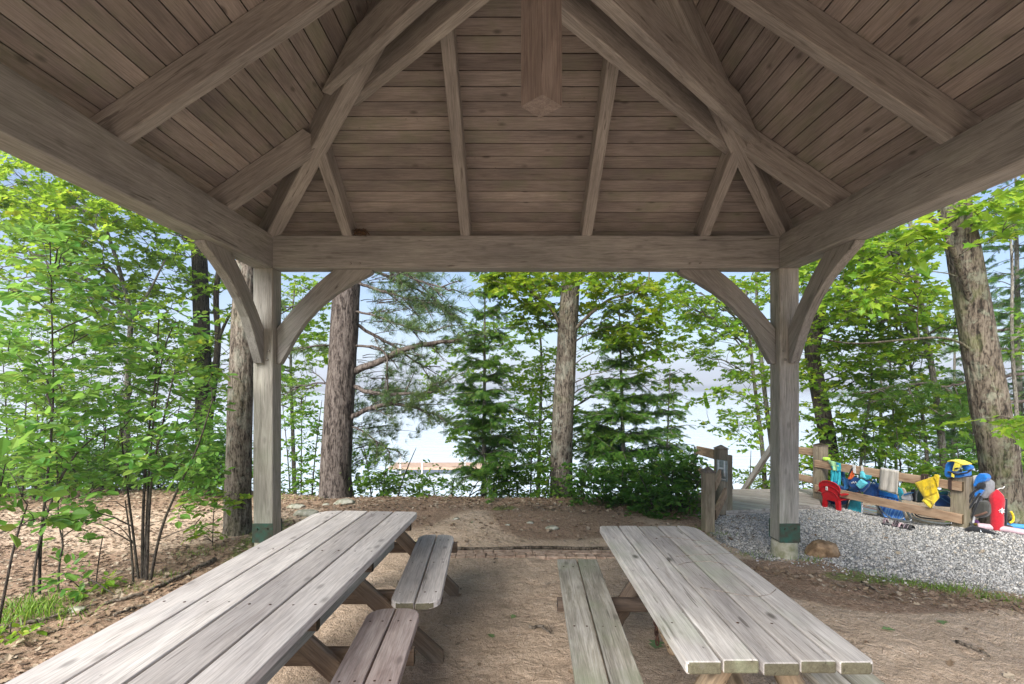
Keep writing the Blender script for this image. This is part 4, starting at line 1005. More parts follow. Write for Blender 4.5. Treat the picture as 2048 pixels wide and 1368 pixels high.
# --- conifers (hemlock)
def hemlock(label, px, Y, base_py, top_py, rpx, n, trunk_r=.04, dens=1.0, lean=0, low=None, mat=L_hem, side=None, forks=0):
    t, src = tree('hemlock_tree', label, 'tree', [([(px, base_py, Y), (px+lean*.5, (base_py+top_py)/2, Y), (px+lean, top_py, Y)], trunk_r, .008, .01, .0)], TG, mat=B_slim)
    zb, zt = P(0, base_py if low is None else low, Y).z, P(0, top_py, Y).z; R0 = rpx/F*Y; m = MB(); ps, ds, ss = [], [], []
    for i in range(n):
        u = rnd.random(); z = zb+(zt-zb)*u; a = i*2.4+rnd.gauss(0, .7); q = min(src, key=lambda p: abs(p.z-z)); r = R0*min(1, (1-u)**.7*1.05+.12)*rnd.uniform(.35, 1.15)*(.8+.55*mnoise.noise(Vector((u*5+px, a*.3, 0))))
        if side and math.cos(a)*side < 0: r *= .65
        d = Vector((math.cos(a), math.sin(a), 0)); e = q+d*r+Vector((rnd.gauss(0, .08), rnd.gauss(0, .08), rnd.gauss(-.10, .30)*r)); c = q+d*r*.5+Vector((0, 0, rnd.gauss(.14, .08)*r)); b = bez(q, c, e, 7)
        m.tube(b, [.003+.009*(r/R0)*(1-j/7) for j in range(8)], 4, cap=False)
        ns = int((6+r*26)*dens*rnd.choice((.5, .9, 1.2)))
        for k in range(ns):
            t_ = .16+.84*(k+rnd.random())/ns; jj = min(6, int(t_*7)); p = b[jj].lerp(b[jj+1], t_*7-jj); s = (-1)**k
            L = (.10+.24*r*(1-t_*.8))*rnd.uniform(.4, 1.25); dd = (Matrix.Rotation(s*rnd.uniform(.6, 1.15), 3, 'Z') @ d) if k < ns-2 else d.copy()
            dd.z += rnd.gauss(-.3, .3); dd.x += rnd.gauss(0, .25); dd.y += rnd.gauss(0, .25); ps.append(tuple(p)); ds.append(tuple(dd)); ss.append(min(.42, L))
            if L > .2:
                p2 = p+dd.normalized()*L*.45
                for s2 in (-1, 1): d3 = Matrix.Rotation(s2*.8, 3, 'Z') @ dd; ps.append(tuple(p2)); ds.append(tuple(d3)); ss.append(min(.3, L*.6))
    ps, ds, ss = np.array(ps), np.array(ds), np.array(ss); ix = np.arange(len(ps)) % 3; mm = MB()
    for k in range(3): merge(mm, scatter(*SPR[k], ps[ix == k], trot(ds[ix == k], np.array([0, 0, 1.0]), .5), ss[ix == k]))
    mm.build('needles', mat, t); m.build('branches', B_slim, t, smooth=True)
hemlock('slender dark green hemlock with two thin stems, just left of the centre oak', 968, 8.3, 985, 520, 118, 260, .045, .7, 2, 965)
hemlock('bushy dark hemlock right of the centre oak trunk', 1250, 8.6, 1010, 600, 130, 230, .05, .9, -12, 960)
hemlock('small low hemlock reaching towards the stair rail', 1330, 8.9, 1010, 740, 66, 90, .025, .55, 10, 930)
hemlock('tall shaggy hemlock behind the big mossy trunk at the right', 2040, 10.2, 1000, 260, 190, 150, .09, .55, -10, 940)
hemlock('shadowy hemlock between the slim trunks right of the post', 1760, 11.5, 960, 620, 95, 80, .05, .55, 4, 950)
hemlock('dark hemlock at the back between the slim trunk and the big trunk', 1905, 11.0, 980, 600, 90, 85, .05, .6, 6, 960)

# --- centre oak
t, src = tree('oak_tree', 'tall oak with furrowed grey trunk in the centre of the view', 'tree',
    [([(1122, 1008, 8.3), (1123, 880, 8.3), (1131, 740, 8.3), (1137, 620, 8.35), (1143, 540, 8.4), (1150, 400, 8.4), (1165, 100, 8.4)], .185, .12, .06, .05),
     ([(1127, 655, 8.32), (1108, 620, 8.2), (1075, 598, 8.0), (1050, 570, 7.9), (1028, 540, 7.8)], .035, .014, 0, 0),
     ([(1140, 652, 8.32), (1175, 632, 8.2), (1205, 608, 8.1), (1225, 595, 8.0), (1262, 588, 7.9), (1300, 560, 7.8)], .035, .012, 0, 0)], TG, mat=B_oak)
crown(t, src[4:], blobs([(1060, 575, 70, 45, 8.2, .9, 30), (1085, 610, 55, 50, 8.7, .6, 20), (1210, 560, 90, 30, 8.0, .9, 28), (1270, 610, 80, 50, 8.1, .9, 28), (1190, 650, 50, 40, 8.7, .6, 12), (1290, 680, 60, 60, 8.3, .8, 14), (1010, 560, 30, 25, 7.9, .6, 14), (1150, 350, 240, 120, 8.4, 1.5, 90)]), OK_, .105, 36, .004, L_oak, B_oak, .03, 10, .3, .5)
# --- trunks at the left post
t, src = tree('maple_tree', 'grey ridged trunk rising just left of the left pavilion post', 'tree',
    [([(474, 1076, 5.85), (478, 900, 5.85), (482, 750, 5.9), (488, 600, 5.95), (496, 500, 6.0), (505, 300, 6.1), (515, 0, 6.2)], .142, .10, .045, .05)], TG, mat=B_grey)
crown(t, src[10:], blobs([(250, 60, 260, 160, 6.4, 1.5, 60), (480, -150, 300, 100, 6.5, 1.5, 60)]), MP, .09, 30, .004, L_mid, B_grey, .03, 8, .3, .5)
t, src = tree('maple_tree', 'dark upright trunk with a forked stem further back, left of the grey ridged trunk', 'tree',
    [([(410, 985, 9.3), (408, 800, 9.3), (404, 650, 9.3), (398, 500, 9.3), (392, 350, 9.3)], .15, .12, .03, .05),
     ([(412, 870, 9.3), (426, 780, 9.25), (438, 680, 9.2), (430, 600, 9.15), (440, 520, 9.1)], .075, .04, 0, .02),
     ([(438, 660, 9.2), (455, 635, 9.1), (475, 610, 9.0)], .03, .02, 0, 0)], TG, mat=B_dark)
crown(t, src, blobs([(340, 470, 110, 60, 9.0, 1.0, 40), (330, 560, 90, 60, 9.2, 1.0, 44), (450, 590, 40, 60, 9.2, .8, 12), (400, 760, 80, 90, 9.4, .8, 40), (250, 420, 60, 40, 8.6, .8, 20)]), MP, .085, 32, .004, L_bri, B_dark, .028, 10, .3, .5)
t, src = tree('maple_tree', 'slender pale maple with a forked top among the leaves at the far left', 'tree',
    [([(255, 985, 8.4), (252, 830, 8.4), (258, 700, 8.4), (262, 640, 8.4), (255, 600, 8.35), (240, 540, 8.3), (200, 420, 8.2)], .062, .02, .01, .0), ([(262, 640, 8.4), (280, 605, 8.35), (296, 590, 8.3), (330, 520, 8.2)], .03, .012, 0, 0)], TG, mat=B_slim)
crown(t, src, blobs([(60, 380, 130, 80, 7.8, 1.0, 90), (150, 440, 120, 60, 8.0, 1.0, 60), (90, 520, 130, 60, 8.2, 1.0, 60), (230, 620, 130, 70, 8.6, .8, 60), (300, 700, 110, 60, 8.6, .8, 50)]), MP, .082, 34, .004, L_bri, B_slim, .022, 12, .3, .5)
# --- shrubs and young trees on the left
def bush(name, label, cat, base, stems, bl, leaf, size, per, mat, bark=B_thin, r=.014, spread=.26, group=None, flat=.45, limb_r=.014):
    tr = []
    for s in stems: tr.append((s, r*rnd.uniform(.8, 1.15), .004, 0, 0))
    b = P(*stems[0][0]); t = thing(name, label, cat, (b.x, b.y, b.z), 0, group); src = []
    for pp, r0, r1, _, _ in tr:
        path = px_path(pp); path[0] = path[0]-Vector((0, 0, .12)); o, pts = trunk_mesh(path, r0, r1, bark, t, 0, 0, 'stem', 7); src += pts[1:]
    crown(t, src, blobs(bl), leaf, size, per, .0022, mat, bark, limb_r, 8, spread, flat, sag=.06, upw=.35)
    return t
SG = 'leafy saplings at the left'
bush('sapling', 'many stemmed sapling with dark wands fanning up left of the long table', 'sapling', None,
     [[(288, 1158, 4.5), (294, 1000, 4.5), (305, 850, 4.55), (325, 700, 4.6), (352, 640, 4.6)], [(284, 1158, 4.5), (286, 1000, 4.52), (298, 850, 4.55), (312, 760, 4.6), (318, 620, 4.6)], [(292, 1158, 4.48), (300, 960, 4.45), (322, 860, 4.4), (350, 740, 4.35)],
      [(280, 1158, 4.5), (262, 1030, 4.5), (248, 930, 4.5), (238, 820, 4.5)], [(296, 1158, 4.45), (320, 1060, 4.35), (352, 985, 4.3), (395, 900, 4.2), (425, 800, 4.15)], [(268, 1172, 4.4), (263, 1090, 4.4), (250, 1000, 4.4)]],
     [(330, 660, 70, 60, 4.6, .4, 16), (250, 800, 80, 70, 4.6, .4, 22), (360, 800, 80, 80, 4.5, .4, 22), (300, 900, 110, 60, 4.5, .5, 28), (390, 930, 60, 50, 4.3, .3, 12), (200, 1020, 70, 30, 4.4, .3, 8), (390, 1010, 50, 40, 4.3, .3, 5), (300, 730, 60, 50, 4.6, .3, 10)],
     OV, .085, 16, L_sap, group=SG, spread=.24)
bush('sapling', 'tall leafy sapling with a dark straight stem near the left edge', 'sapling', None,
     [[(78, 1200, 4.1), (80, 1080, 4.1), (95, 960, 4.15), (108, 800, 4.2), (104, 650, 4.2), (100, 480, 4.2)], [(60, 1205, 4.0), (75, 1080, 4.1), (130, 930, 4.2), (190, 870, 4.3), (240, 850, 4.35)]],
     [(110, 490, 70, 50, 4.2, .4, 14), (70, 560, 80, 60, 4.2, .4, 20), (150, 640, 80, 70, 4.3, .4, 20), (60, 720, 90, 70, 4.2, .4, 26), (140, 820, 80, 70, 4.3, .4, 22), (60, 900, 90, 60, 4.1, .4, 22), (150, 960, 80, 40, 4.2, .3, 12)],
     OV, .095, 15, L_sap, group=SG, spread=.26)
bush('sapling', 'thin crooked sapling with few leaves between the two taller left saplings', 'sapling', None,
     [[(115, 1190, 4.15), (118, 1120, 4.15), (128, 1090, 4.15), (117, 1050, 4.15), (115, 980, 4.2), (112, 880, 4.2)], [(118, 1120, 4.15), (170, 1150, 4.0), (230, 1190, 3.9)]],
     [(125, 1050, 60, 40, 4.15, .3, 6), (120, 940, 60, 40, 4.2, .3, 9), (150, 1160, 50, 20, 4.0, .3, 5)], OV, .085, 10, L_sap, r=.009, group=SG, spread=.2)
bush('sapling', 'low sapling at the very left edge with large broad pale leaves', 'sapling', None,
     [[(-20, 1290, 3.1), (10, 1180, 3.1), (30, 1080, 3.15), (55, 1010, 3.2)], [(-25, 1290, 3.1), (-10, 1120, 3.0), (0, 980, 3.0)]],
     [(20, 1000, 40, 40, 3.0, .25, 5), (50, 1040, 40, 30, 3.1, .2, 4), (0, 920, 40, 50, 3.1, .3, 5)], OV, .12, 8, L_sap, r=.011, group=SG, spread=.22)
bush('sapling', 'knee high seedling with lime leaves in front of the many stemmed sapling', 'sapling', None,
     [[(188, 1178, 4.3), (197, 1120, 4.3), (205, 1075, 4.3)], [(188, 1178, 4.3), (175, 1150, 4.3)]], [(190, 1165, 30, 12, 4.3, .15, 6), (150, 1175, 30, 12, 4.2, .15, 5)], OV, .075, 9, L_bri, r=.005, group=SG, spread=.12)
bush('sapling', 'small seedling with pointed leaves between the grey ridged trunk and the table', 'sapling', None,
     [[(425, 1088, 5.4), (426, 1040, 5.4), (430, 1000, 5.4)]], [(420, 1010, 40, 25, 5.4, .25, 7), (470, 1000, 30, 20, 5.5, .2, 5), (400, 1060, 30, 15, 5.3, .2, 4)], OV, .075, 10, L_bri, r=.005, group=SG, spread=.15)
bush('sapling', 'tiny lime seedling in the grass at the lower left corner', 'sapling', None,
     [[(18, 1275, 3.45), (22, 1245, 3.45)]], [(20, 1262, 22, 14, 3.4, .1, 5)], OV, .07, 8, L_bri, r=.004, group=SG, spread=.08)
SB = 'shrubs along the lake bank'
for i, (px, Y, top, rx, lab, mat, lf, sz) in enumerate((
    (30, 7.6, 620, 120, 'broad green shrub at the left edge behind the tall sapling', L_mid, OV, .065),
    (190, 8.2, 680, 130, 'bushy shrub on the bank behind the straight stemmed sapling', L_drk, OV, .065),
    (330, 8.6, 740, 120, 'leafy shrub on the bank behind the fanning wands', L_mid, OV, .062),
    (120, 9.6, 560, 150, 'tall loose thicket furthest back at the far left', L_bri, MP, .085),
    (430, 8.0, 840, 70, 'low shrub behind the grey ridged trunk', L_drk, OV, .075))):
    h = 985-top
    bush('shrub', lab, 'shrub', None, [[(px+dx, 990, Y), (px+dx*1.5, 990-h*.5, Y), (px+dx*2.4, top+40, Y)] for dx in (-35, -12, 14, 38)],
         [(px, 950, rx, 45, Y, .6, 66), (px, 985-h*.35, rx, h*.25, Y, .7, 84), (px, 985-h*.7, rx*.9, h*.3, Y, .7, 70)], lf, sz, 24, mat, r=.016, spread=.26, group=SB)
for px, Y, rx, lab in ((20, 8.7, 100, 'dark low undergrowth at the far left edge of the dirt'), (140, 8.9, 90, 'dark low undergrowth behind the straight stemmed sapling'), (260, 8.8, 90, 'dark low undergrowth behind the many stemmed sapling'), (375, 8.7, 80, 'dark low undergrowth left of the grey ridged trunk')):
    bush('shrub', lab, 'shrub', None, [[(px+d, 1000, Y), (px+d*1.6, 965, Y), (px+d*2, 930, Y)] for d in (-30, 0, 30)], [(px, 965, rx, 30, Y, .5, 80), (px, 920, rx*.9, 40, Y+.3, .5, 50)], OV, .065, 22, L_drk, group=SB)
bush('shrub', 'light green shrub between the left pavilion post and the big pine', 'shrub', None, [[(600+d, 1000, 8.4), (600+d*1.4, 900, 8.4), (600+d*2, 800, 8.4)] for d in (-18, 2, 22)],
     [(595, 960, 45, 40, 8.3, .5, 36), (605, 870, 45, 60, 8.4, .5, 40), (590, 790, 35, 40, 8.5, .5, 16)], OV, .075, 20, L_mid, group=SB)
bush('shrub', 'rounded bright shrub at the right foot of the big pine', 'shrub', None, [[(765+d, 1003, 8.1), (770+d*1.6, 950, 8.1), (775+d*2.4, 895, 8.1)] for d in (-20, 0, 24)],
     [(755, 960, 60, 40, 8.1, .4, 60), (800, 975, 50, 25, 8.1, .4, 30), (745, 905, 35, 25, 8.2, .4, 14), (850, 985, 40, 14, 8.1, .3, 8)], OV, .07, 20, L_mid, group=SB)
bush('shrub', 'sparse low shrub with lake glinting through, under the slender hemlock', 'shrub', None, [[(900+d, 1005, 8.2), (905+d*1.6, 975, 8.2), (910+d*2.2, 950, 8.2)] for d in (-24, 0, 26)],
     [(880, 978, 55, 20, 8.2, .4, 16), (930, 978, 50, 22, 8.2, .3, 20), (1000, 965, 45, 38, 8.2, .4, 50), (870, 945, 30, 20, 8.5, .3, 5)], OV, .07, 16, L_mid, group=SB)
bush('shrub', 'green shrub filling the gap between slender hemlock and oak trunk', 'shrub', None, [[(1060+d, 1005, 8.3), (1062+d*1.6, 950, 8.3), (1065+d*2, 880, 8.3)] for d in (-20, 0, 24)],
     [(1050, 965, 60, 42, 8.3, .5, 70), (1060, 880, 55, 65, 8.6, .5, 60), (1090, 980, 30, 20, 8.0, .3, 14)], OV, .075, 20, L_mid, group=SB)
bush('shrub', 'dark spreading shrub on the litter in front of the bushy hemlock', 'shrub', None, [[(1240+d, 1018, 7.4), (1243+d*1.8, 980, 7.4), (1246+d*3, 940, 7.4)] for d in (-26, 0, 26)],
     [(1215, 985, 62, 38, 7.5, .4, 74), (1270, 1000, 62, 34, 7.2, .4, 64), (1160, 985, 40, 28, 8.0, .3, 30), (1190, 950, 50, 30, 7.8, .4, 30)], OV, .075, 20, L_drk, group=SB)
bush('shrub', 'dense dark shrub beside the near capped rail post', 'shrub', None, [[(1340+d, 1038, 6.9), (1343+d*1.8, 990, 6.9), (1346+d*3, 940, 6.9)] for d in (-24, 0, 22)],
     [(1335, 1005, 60, 40, 6.9, .4, 76), (1375, 960, 36, 44, 7.3, .4, 50), (1310, 950, 62, 40, 7.6, .4, 70), (1340, 1035, 45, 14, 6.7, .25, 14)], OV, .08, 20, L_drk, group=SB)
bush('shrub', 'bright shrub below the deck landing beyond the slanting handrail', 'shrub', None, [[(1500+d, 1010, 9.8), (1500+d*1.6, 960, 9.8), (1502+d*2, 900, 9.8)] for d in (-24, 0, 24)],
     [(1490, 960, 40, 26, 9.8, .4, 18), (1540, 950, 40, 40, 9.8, .4, 22), (1390, 960, 40, 30, 9.0, .4, 14)], OV, .085, 18, L_bri, group=SB)
for px, Y, top, rx, lab, mat in ((1790, 9.6, 780, 110, 'tall loose shrub among the slim trunks behind the fence', L_bri), (1990, 9.2, 820, 90, 'green thicket behind the foot of the big mossy trunk', L_mid), (1640, 9.0, 900, 50, 'leafy shrub behind the capped corner post of the fence', L_bri), (1730, 8.6, 860, 70, 'green shrub showing above the rail behind the hung swimwear', L_mid), (1840, 8.2, 850, 70, 'green shrub behind the fence above the yellow towel', L_mid), (1960, 8.0, 880, 50, 'shrub between the life vest and the big mossy trunk', L_drk)):
    bush('shrub', lab, 'shrub', None, [[(px+d, 1010, Y), (px+d*1.6, 950, Y), (px+d*2, top, Y)] for d in (-24, 0, 24)], [(px, 975, rx, 40, Y, .5, 46), (px, (top+960)/2, rx, (970-top)/2, Y, .6, 46)], OV, .085, 20, mat, group=SB)
# --- twin maple beyond the deck
t, src = tree('maple_tree', 'twin stemmed young maple with light foliage beyond the deck landing', 'tree',
    [([(1532, 1010, 9.9), (1526, 900, 9.9), (1510, 780, 9.9), (1500, 680, 9.9), (1490, 560, 9.9)], .05, .02, .01, 0), ([(1560, 1010, 10.0), (1545, 900, 10.0), (1528, 780, 10), (1515, 640, 10), (1512, 540, 10)], .06, .025, .01, 0)], TG, mat=B_slim)
crown(t, src[4:], blobs([(1440, 600, 90, 60, 9.6, 1.0, 60), (1480, 700, 90, 60, 9.8, 1.0, 56), (1400, 680, 60, 50, 9.8, .9, 26), (1500, 790, 90, 50, 9.8, .9, 36), (1480, 860, 60, 40, 9.6, .8, 16), (1350, 590, 60, 40, 9.4, .9, 24), (1545, 560, 60, 40, 9.6, .9, 30)]), MP, .08, 32, .003, L_bri, B_slim, .018, 12, .28, .5)
t, src = tree('maple_tree', 'small light maple behind the slender hemlock', 'tree', [([(1075, 1010, 10.4), (1080, 850, 10.4), (1085, 700, 10.4), (1070, 600, 10.4)], .045, .015, .01, 0)], TG, mat=B_slim)
crown(t, src[3:], blobs([(960, 860, 60, 70, 10.4, .7, 40), (950, 700, 50, 60, 10.4, .7, 20), (1060, 720, 60, 60, 10.4, .8, 50), (1080, 820, 60, 70, 10.4, .8, 50), (1085, 900, 60, 50, 10.2, .8, 40), (1210, 900, 60, 50, 10.2, .8, 30), (1320, 800, 60, 90, 10.6, .8, 40), (1020, 660, 50, 50, 10.2, .8, 20), (900, 760, 60, 60, 10.6, .6, 18), (1180, 700, 60, 60, 10.4, .8, 22), (1180, 830, 50, 70, 10.4, .7, 22)]), MP, .08, 32, .003, L_bri, B_slim, .015, 8, .28, .5)
t, src = tree('maple_tree', 'light maple seen between the left post and the pine', 'tree', [([(590, 1000, 10.6), (585, 850, 10.6), (580, 700, 10.6), (590, 560, 10.6)], .05, .015, .01, 0)], TG, mat=B_slim)
crown(t, src[3:], blobs([(600, 590, 60, 40, 10.4, .8, 26), (590, 700, 60, 50, 10.4, .8, 30), (590, 780, 60, 40, 10.4, .8, 20), (640, 660, 50, 50, 10.6, .8, 14), (470, 700, 60, 80, 10.6, .8, 20)]), MP, .08, 32, .003, L_bri, B_slim, .015, 8, .28, .5)
# --- right side
t, src = tree('maple_tree', 'dark crooked trunk just right of the right pavilion post', 'tree', [([(1672, 1000, 9.4), (1660, 900, 9.4), (1644, 820, 9.4), (1630, 740, 9.4), (1622, 705, 9.4), (1636, 650, 9.4), (1642, 560, 9.4), (1650, 420, 9.4)], .15, .10, .04, .05)], TG, mat=B_dark)
crown(t, src, blobs([(1680, 560, 90, 60, 9.0, 1.0, 60), (1660, 650, 70, 50, 9.2, .9, 36), (1700, 740, 90, 60, 9.2, .9, 46), (1640, 820, 50, 50, 9.2, .8, 18), (1620, 740, 40, 50, 9.6, .8, 14)]), MP, .085, 32, .004, L_bri, B_dark, .028, 10, .3, .5)
t, src = tree('maple_tree', 'slim grey maple trunk left of the big mossy trunk', 'tree', [([(1895, 1000, 8.9), (1884, 880, 8.9), (1866, 750, 8.9), (1848, 640, 8.9), (1834, 560, 8.9), (1820, 440, 8.9)], .062, .03, .02, .0)], TG, mat=B_slim)
crown(t, src[4:], blobs([(1760, 500, 110, 50, 8.0, 1.0, 70), (1720, 590, 90, 50, 7.8, .9, 50), (1830, 620, 80, 50, 8.2, .9, 34), (1790, 700, 80, 50, 8.6, .9, 30), (1850, 800, 90, 50, 8.8, .8, 36), (1780, 860, 80, 40, 8.8, .8, 30)]), MP, .10, 28, .004, L_bri, B_slim, .02, 12, .36, .5)
for lab, pth, r in (('thin leaning stem, leftmost of the slim trunks right of the post', [(1858, 1000, 9.2), (1850, 840, 9.2), (1818, 720, 9.2), (1795, 630, 9.2), (1780, 540, 9.2)], .035), ('wavy dark stem standing behind the fence towel', [(1718, 1000, 9.0), (1722, 900, 9.0), (1742, 790, 9.0), (1745, 740, 9.0), (1730, 640, 9.0)], .03), ('pale slim stem right of the big mossy trunk', [(2040, 1000, 7.6), (2036, 850, 7.6), (2022, 680, 7.6), (2026, 520, 7.6), (2014, 420, 7.6)], .032), ('straight thin stem between the wavy and the leaning stems', [(1798, 1000, 9.3), (1788, 850, 9.3), (1778, 700, 9.3), (1775, 600, 9.3)], .022)):
    t, src = tree('young_tree', lab, 'tree', [(pth, r, r*.45, .01, 0)], 'slim young trunks at the right', mat=B_slim); q = pth[-1]; q2 = pth[2]
    crown(t, src[3:], blobs([(q[0]+10, q[1]+10, 50, 40, q[2], .7, 14), (q2[0]+20, q2[1]-10, 60, 50, q2[2], .7, 14)]), MP, .08, 26, .003, L_mid, B_slim, .012, 5, .28, .45)
t, src = tree('maple_tree', 'massive mossy trunk leaning left at the right edge, gear piled at its foot', 'tree',
    [([(2012, 1048, 5.95), (2006, 980, 5.95), (1992, 880, 5.95), (1966, 740, 5.95), (1944, 600, 5.95), (1926, 500, 5.95), (1908, 410, 5.95), (1890, 300, 5.9), (1880, 100, 5.9)], .195, .135, .12, .055),
     ([(1945, 590, 5.9), (1915, 520, 5.7), (1885, 460, 5.5), (1850, 425, 5.3)], .04, .028, 0, 0), ([(1950, 680, 5.95), (1900, 672, 5.8), (1800, 680, 5.6), (1700, 690, 5.5), (1625, 672, 5.4)], .018, .006, 0, 0)], TG, mat=B_big)
crown(t, src[8:], blobs([(2000, 420, 80, 60, 5.6, .8, 22), (1790, 560, 60, 40, 5.6, .6, 12), (1850, 470, 50, 30, 5.2, .6, 8), (2000, 838, 50, 20, 5.3, .3, 4), (1900, 100, 300, 120, 6.5, 1.5, 60)]), MP, .11, 18, .004, L_bri, B_big, .022, 8, .3, .4)
lm = MB(); tips = []
for pts in ([(1990, 905, 8.5), (1900, 765, 8.2), (1800, 770, 8.0), (1700, 790, 7.8)], [(2060, 745, 8.6), (1960, 760, 8.4), (1860, 780, 8.2), (1760, 800, 8.0)], [(2060, 700, 8.2), (1980, 700, 8.0), (1900, 690, 7.8)], [(2060, 800, 8.4), (1960, 810, 8.2), (1880, 830, 8.0)], [(2060, 650, 8.6), (1980, 665, 8.4), (1880, 650, 8.2)]):
    limb(pts, .03, .008, 9, .5, -.1, .8)
tb = P(2100, 1000, 9.0); t = thing('pine_tree', 'pine at the right edge whose dark bare limbs cross behind the big mossy trunk', 'tree', (tb.x, tb.y, tb.z), 0, TG)
trunk_mesh([P(2105, 1010, 9), P(2100, 700, 9), P(2095, 200, 9)], .2, .12, B_pine, t, .05, .04)
lm.build('limbs', B_pine, t, smooth=True)
ps, ds, ss = [], [], []
for c, d in tips:
    for k in range(5): ps.append(tuple(c - d*.05*k)); ds.append(tuple(d+Vector((rnd.gauss(0, .5), rnd.gauss(0, .5), rnd.gauss(.1, .4))))); ss.append(rnd.uniform(.08, .13))
scatter(*TUF[0], np.array(ps), trot(np.array(ds), np.array([0, 0, 1.0]), .5), np.array(ss)).build('needles', L_hem, t)
# ---------------------------------------------------------------- beach gear on and around the fence
def FQ(px, py, off=0.0):
    k = (px-CX)/F; mm = -(py-CY)/F; Y = (FA.x*fn.x+FA.y*fn.y+off)/(k*fn.x+fn.y); return Vector((k*Y, Y, H+mm*Y))
FM = Matrix.Translation(FA) @ Matrix.Rotation(FANG, 4, 'Z')     # local x along the fence, y behind it, z up
FMi = FM.inverted()
def FL(px, py, off=0.0): q = FMi @ FQ(px, py, off); return q
def patch(mb, cs, nu=10, nv=12, amp=.008, fr=3, sd=0):
    """cs: four local corners (top left, top right, bottom right, bottom left) with folds"""
    a, b, c, d = cs
    def f(u, v):
        p = a.lerp(b, u).lerp(d.lerp(c, u), v); w = amp*(.3+v)
        return tuple(p+Vector((0, w*math.sin(u*fr*6.28+sd+v*1.5)+w*.6*mnoise.noise(Vector((u*4+sd, v*4, sd))), .3*w*mnoise.noise(Vector((u*3, v*3+sd, 1))))))
    mb.grid(f, nu, nv); return mb
def soft(name, poly, off, th, mat, parent=None, bev=.012, M=None):
    """padded flat shape: outline (px,py) on a plane parallel to the fence, with thickness"""
    pts = [FL(px, py, off) for px, py in poly]; m = MB(); n = len(pts)
    R_ = Matrix.Rotation(math.pi/2, 4, 'X')   # prism z -> -y
    m.prism([(p.x, p.z) for p in pts], -th/2, th/2)
    V = m.V[0]; m.V[0] = np.stack([V[:, 0], V[:, 2]+off, V[:, 1]], -1)
    return m.build(name, mat, parent, FM, bevel=bev)
def cl(name, col, **k): return plain(name, col, .85, 0, .1, 40, .3, .2, .3, **k)
def pattern(name, cols, sc=18):
    m, nt, bs = newmat(name); tc = nt.nodes.new('ShaderNodeTexCoord').outputs['Object']
    vo = nt.nodes.new('ShaderNodeTexVoronoi'); vo.inputs['Scale'].default_value = sc; nt.links.new(tc, vo.inputs['Vector'])
    sp_ = nt.nodes.new('ShaderNodeSeparateColor'); nt.links.new(vo.outputs['Color'], sp_.inputs[0]); r = ramp(nt, [(i/len(cols), c) for i, c in enumerate(cols)], sp_.outputs[0]); r.color_ramp.interpolation = 'CONSTANT'
    nt.links.new(r.outputs[0], bs.inputs['Base Color']); bs.inputs['Roughness'].default_value = .8; return m
def stripes(name, cols, axis=0, sc=30):
    m, nt, bs = newmat(name); tc = nt.nodes.new('ShaderNodeTexCoord').outputs['Object']
    n = noise(nt, mapping(nt, tc, tuple(sc if i == axis else .3 for i in range(3))), 1, 2, .5); r = ramp(nt, [(.3+.4*i/len(cols), c) for i, c in enumerate(cols)], n); r.color_ramp.interpolation = 'CONSTANT'
    nt.links.new(r.outputs[0], bs.inputs['Base Color']); bs.inputs['Roughness'].default_value = .75; return m
c_teal, c_navy, c_lblue, c_aqua = cl('teal_cloth', (.03, .33, .42)), cl('navy_cloth', (.01, .06, .22)), cl('blue_cloth', (.03, .17, .42)), cl('aqua_cloth', (.12, .52, .62))
c_black, c_grey, c_lgrey = cl('black_fabric', (.015, .016, .02)), cl('grey_fabric', (.22, .22, .24)), cl('light_grey_fabric', (.5, .5, .53))
c_white = plain('white_webbing', (.7, .7, .7), .7); c_alu = plain('aluminium_tube', (.6, .62, .64), .35, .85); c_red = plain('red_plastic', (.46, .008, .014), .38, 0, .1, 8, .05)
c_yel = cl('yellow_cloth', (.66, .46, .015)); c_lime = cl('lime_foam', (.45, .72, .08)); c_royal = cl('royal_blue_fabric', (.01, .16, .55))
def gear(name, label, cat, px, py, off=0.0, group=None):
    q = FQ(px, py, off); return thing(name, label, cat, tuple(q), FANG, group)
def sheet(name, polys, off, mat, parent, amp=.008, fr=3, solid=.006, M=None):
    m = MB()
    for i, c in enumerate(polys): patch(m, [FL(px, py, off+(o or 0)) for px, py, o in c], amp=amp, fr=fr, sd=i*2.1)
    o = m.build(name, mat, parent, FM, smooth=True, solid=solid); return o
# 1 patterned shorts
t = gear('swim_shorts', 'turquoise patterned swim shorts draped over the top rail next to the capped post', 'swim shorts', 1668, 945, -.05, 'swimwear on the fence')
sheet('waist', [[(1655, 919, 0), (1681, 927, 0), (1681, 944, 0), (1664, 940, 0)]], -.06, pattern('turquoise_print', [(.02, .35, .42), (.04, .45, .5), (.01, .2, .38), (.35, .6, .3)]), t, .012, 2.2)
sheet('leg', [[(1662, 940, 0), (1673, 942, 0), (1671, 972, 0), (1659, 971, 0)], [(1672, 942, 0), (1681, 943, 0), (1681, 970, 0), (1670, 972, 0)]], -.05, pattern('turquoise_print_two', [(.03, .4, .5), (.02, .22, .45), (.05, .5, .55)], 9), t, .012, 2)
m = MB(); q = FL(1653, 918, -.02); m.lathe([(0, -.03), (.035, -.022), (.045, 0), (.035, .022), (0, .028)], tuple(q), 16, 1.3, 1)
tag(m.build('foam_float', c_lime, None, FM, smooth=True), 'lime foam float lying on the rail end beside the turquoise shorts', 'float')
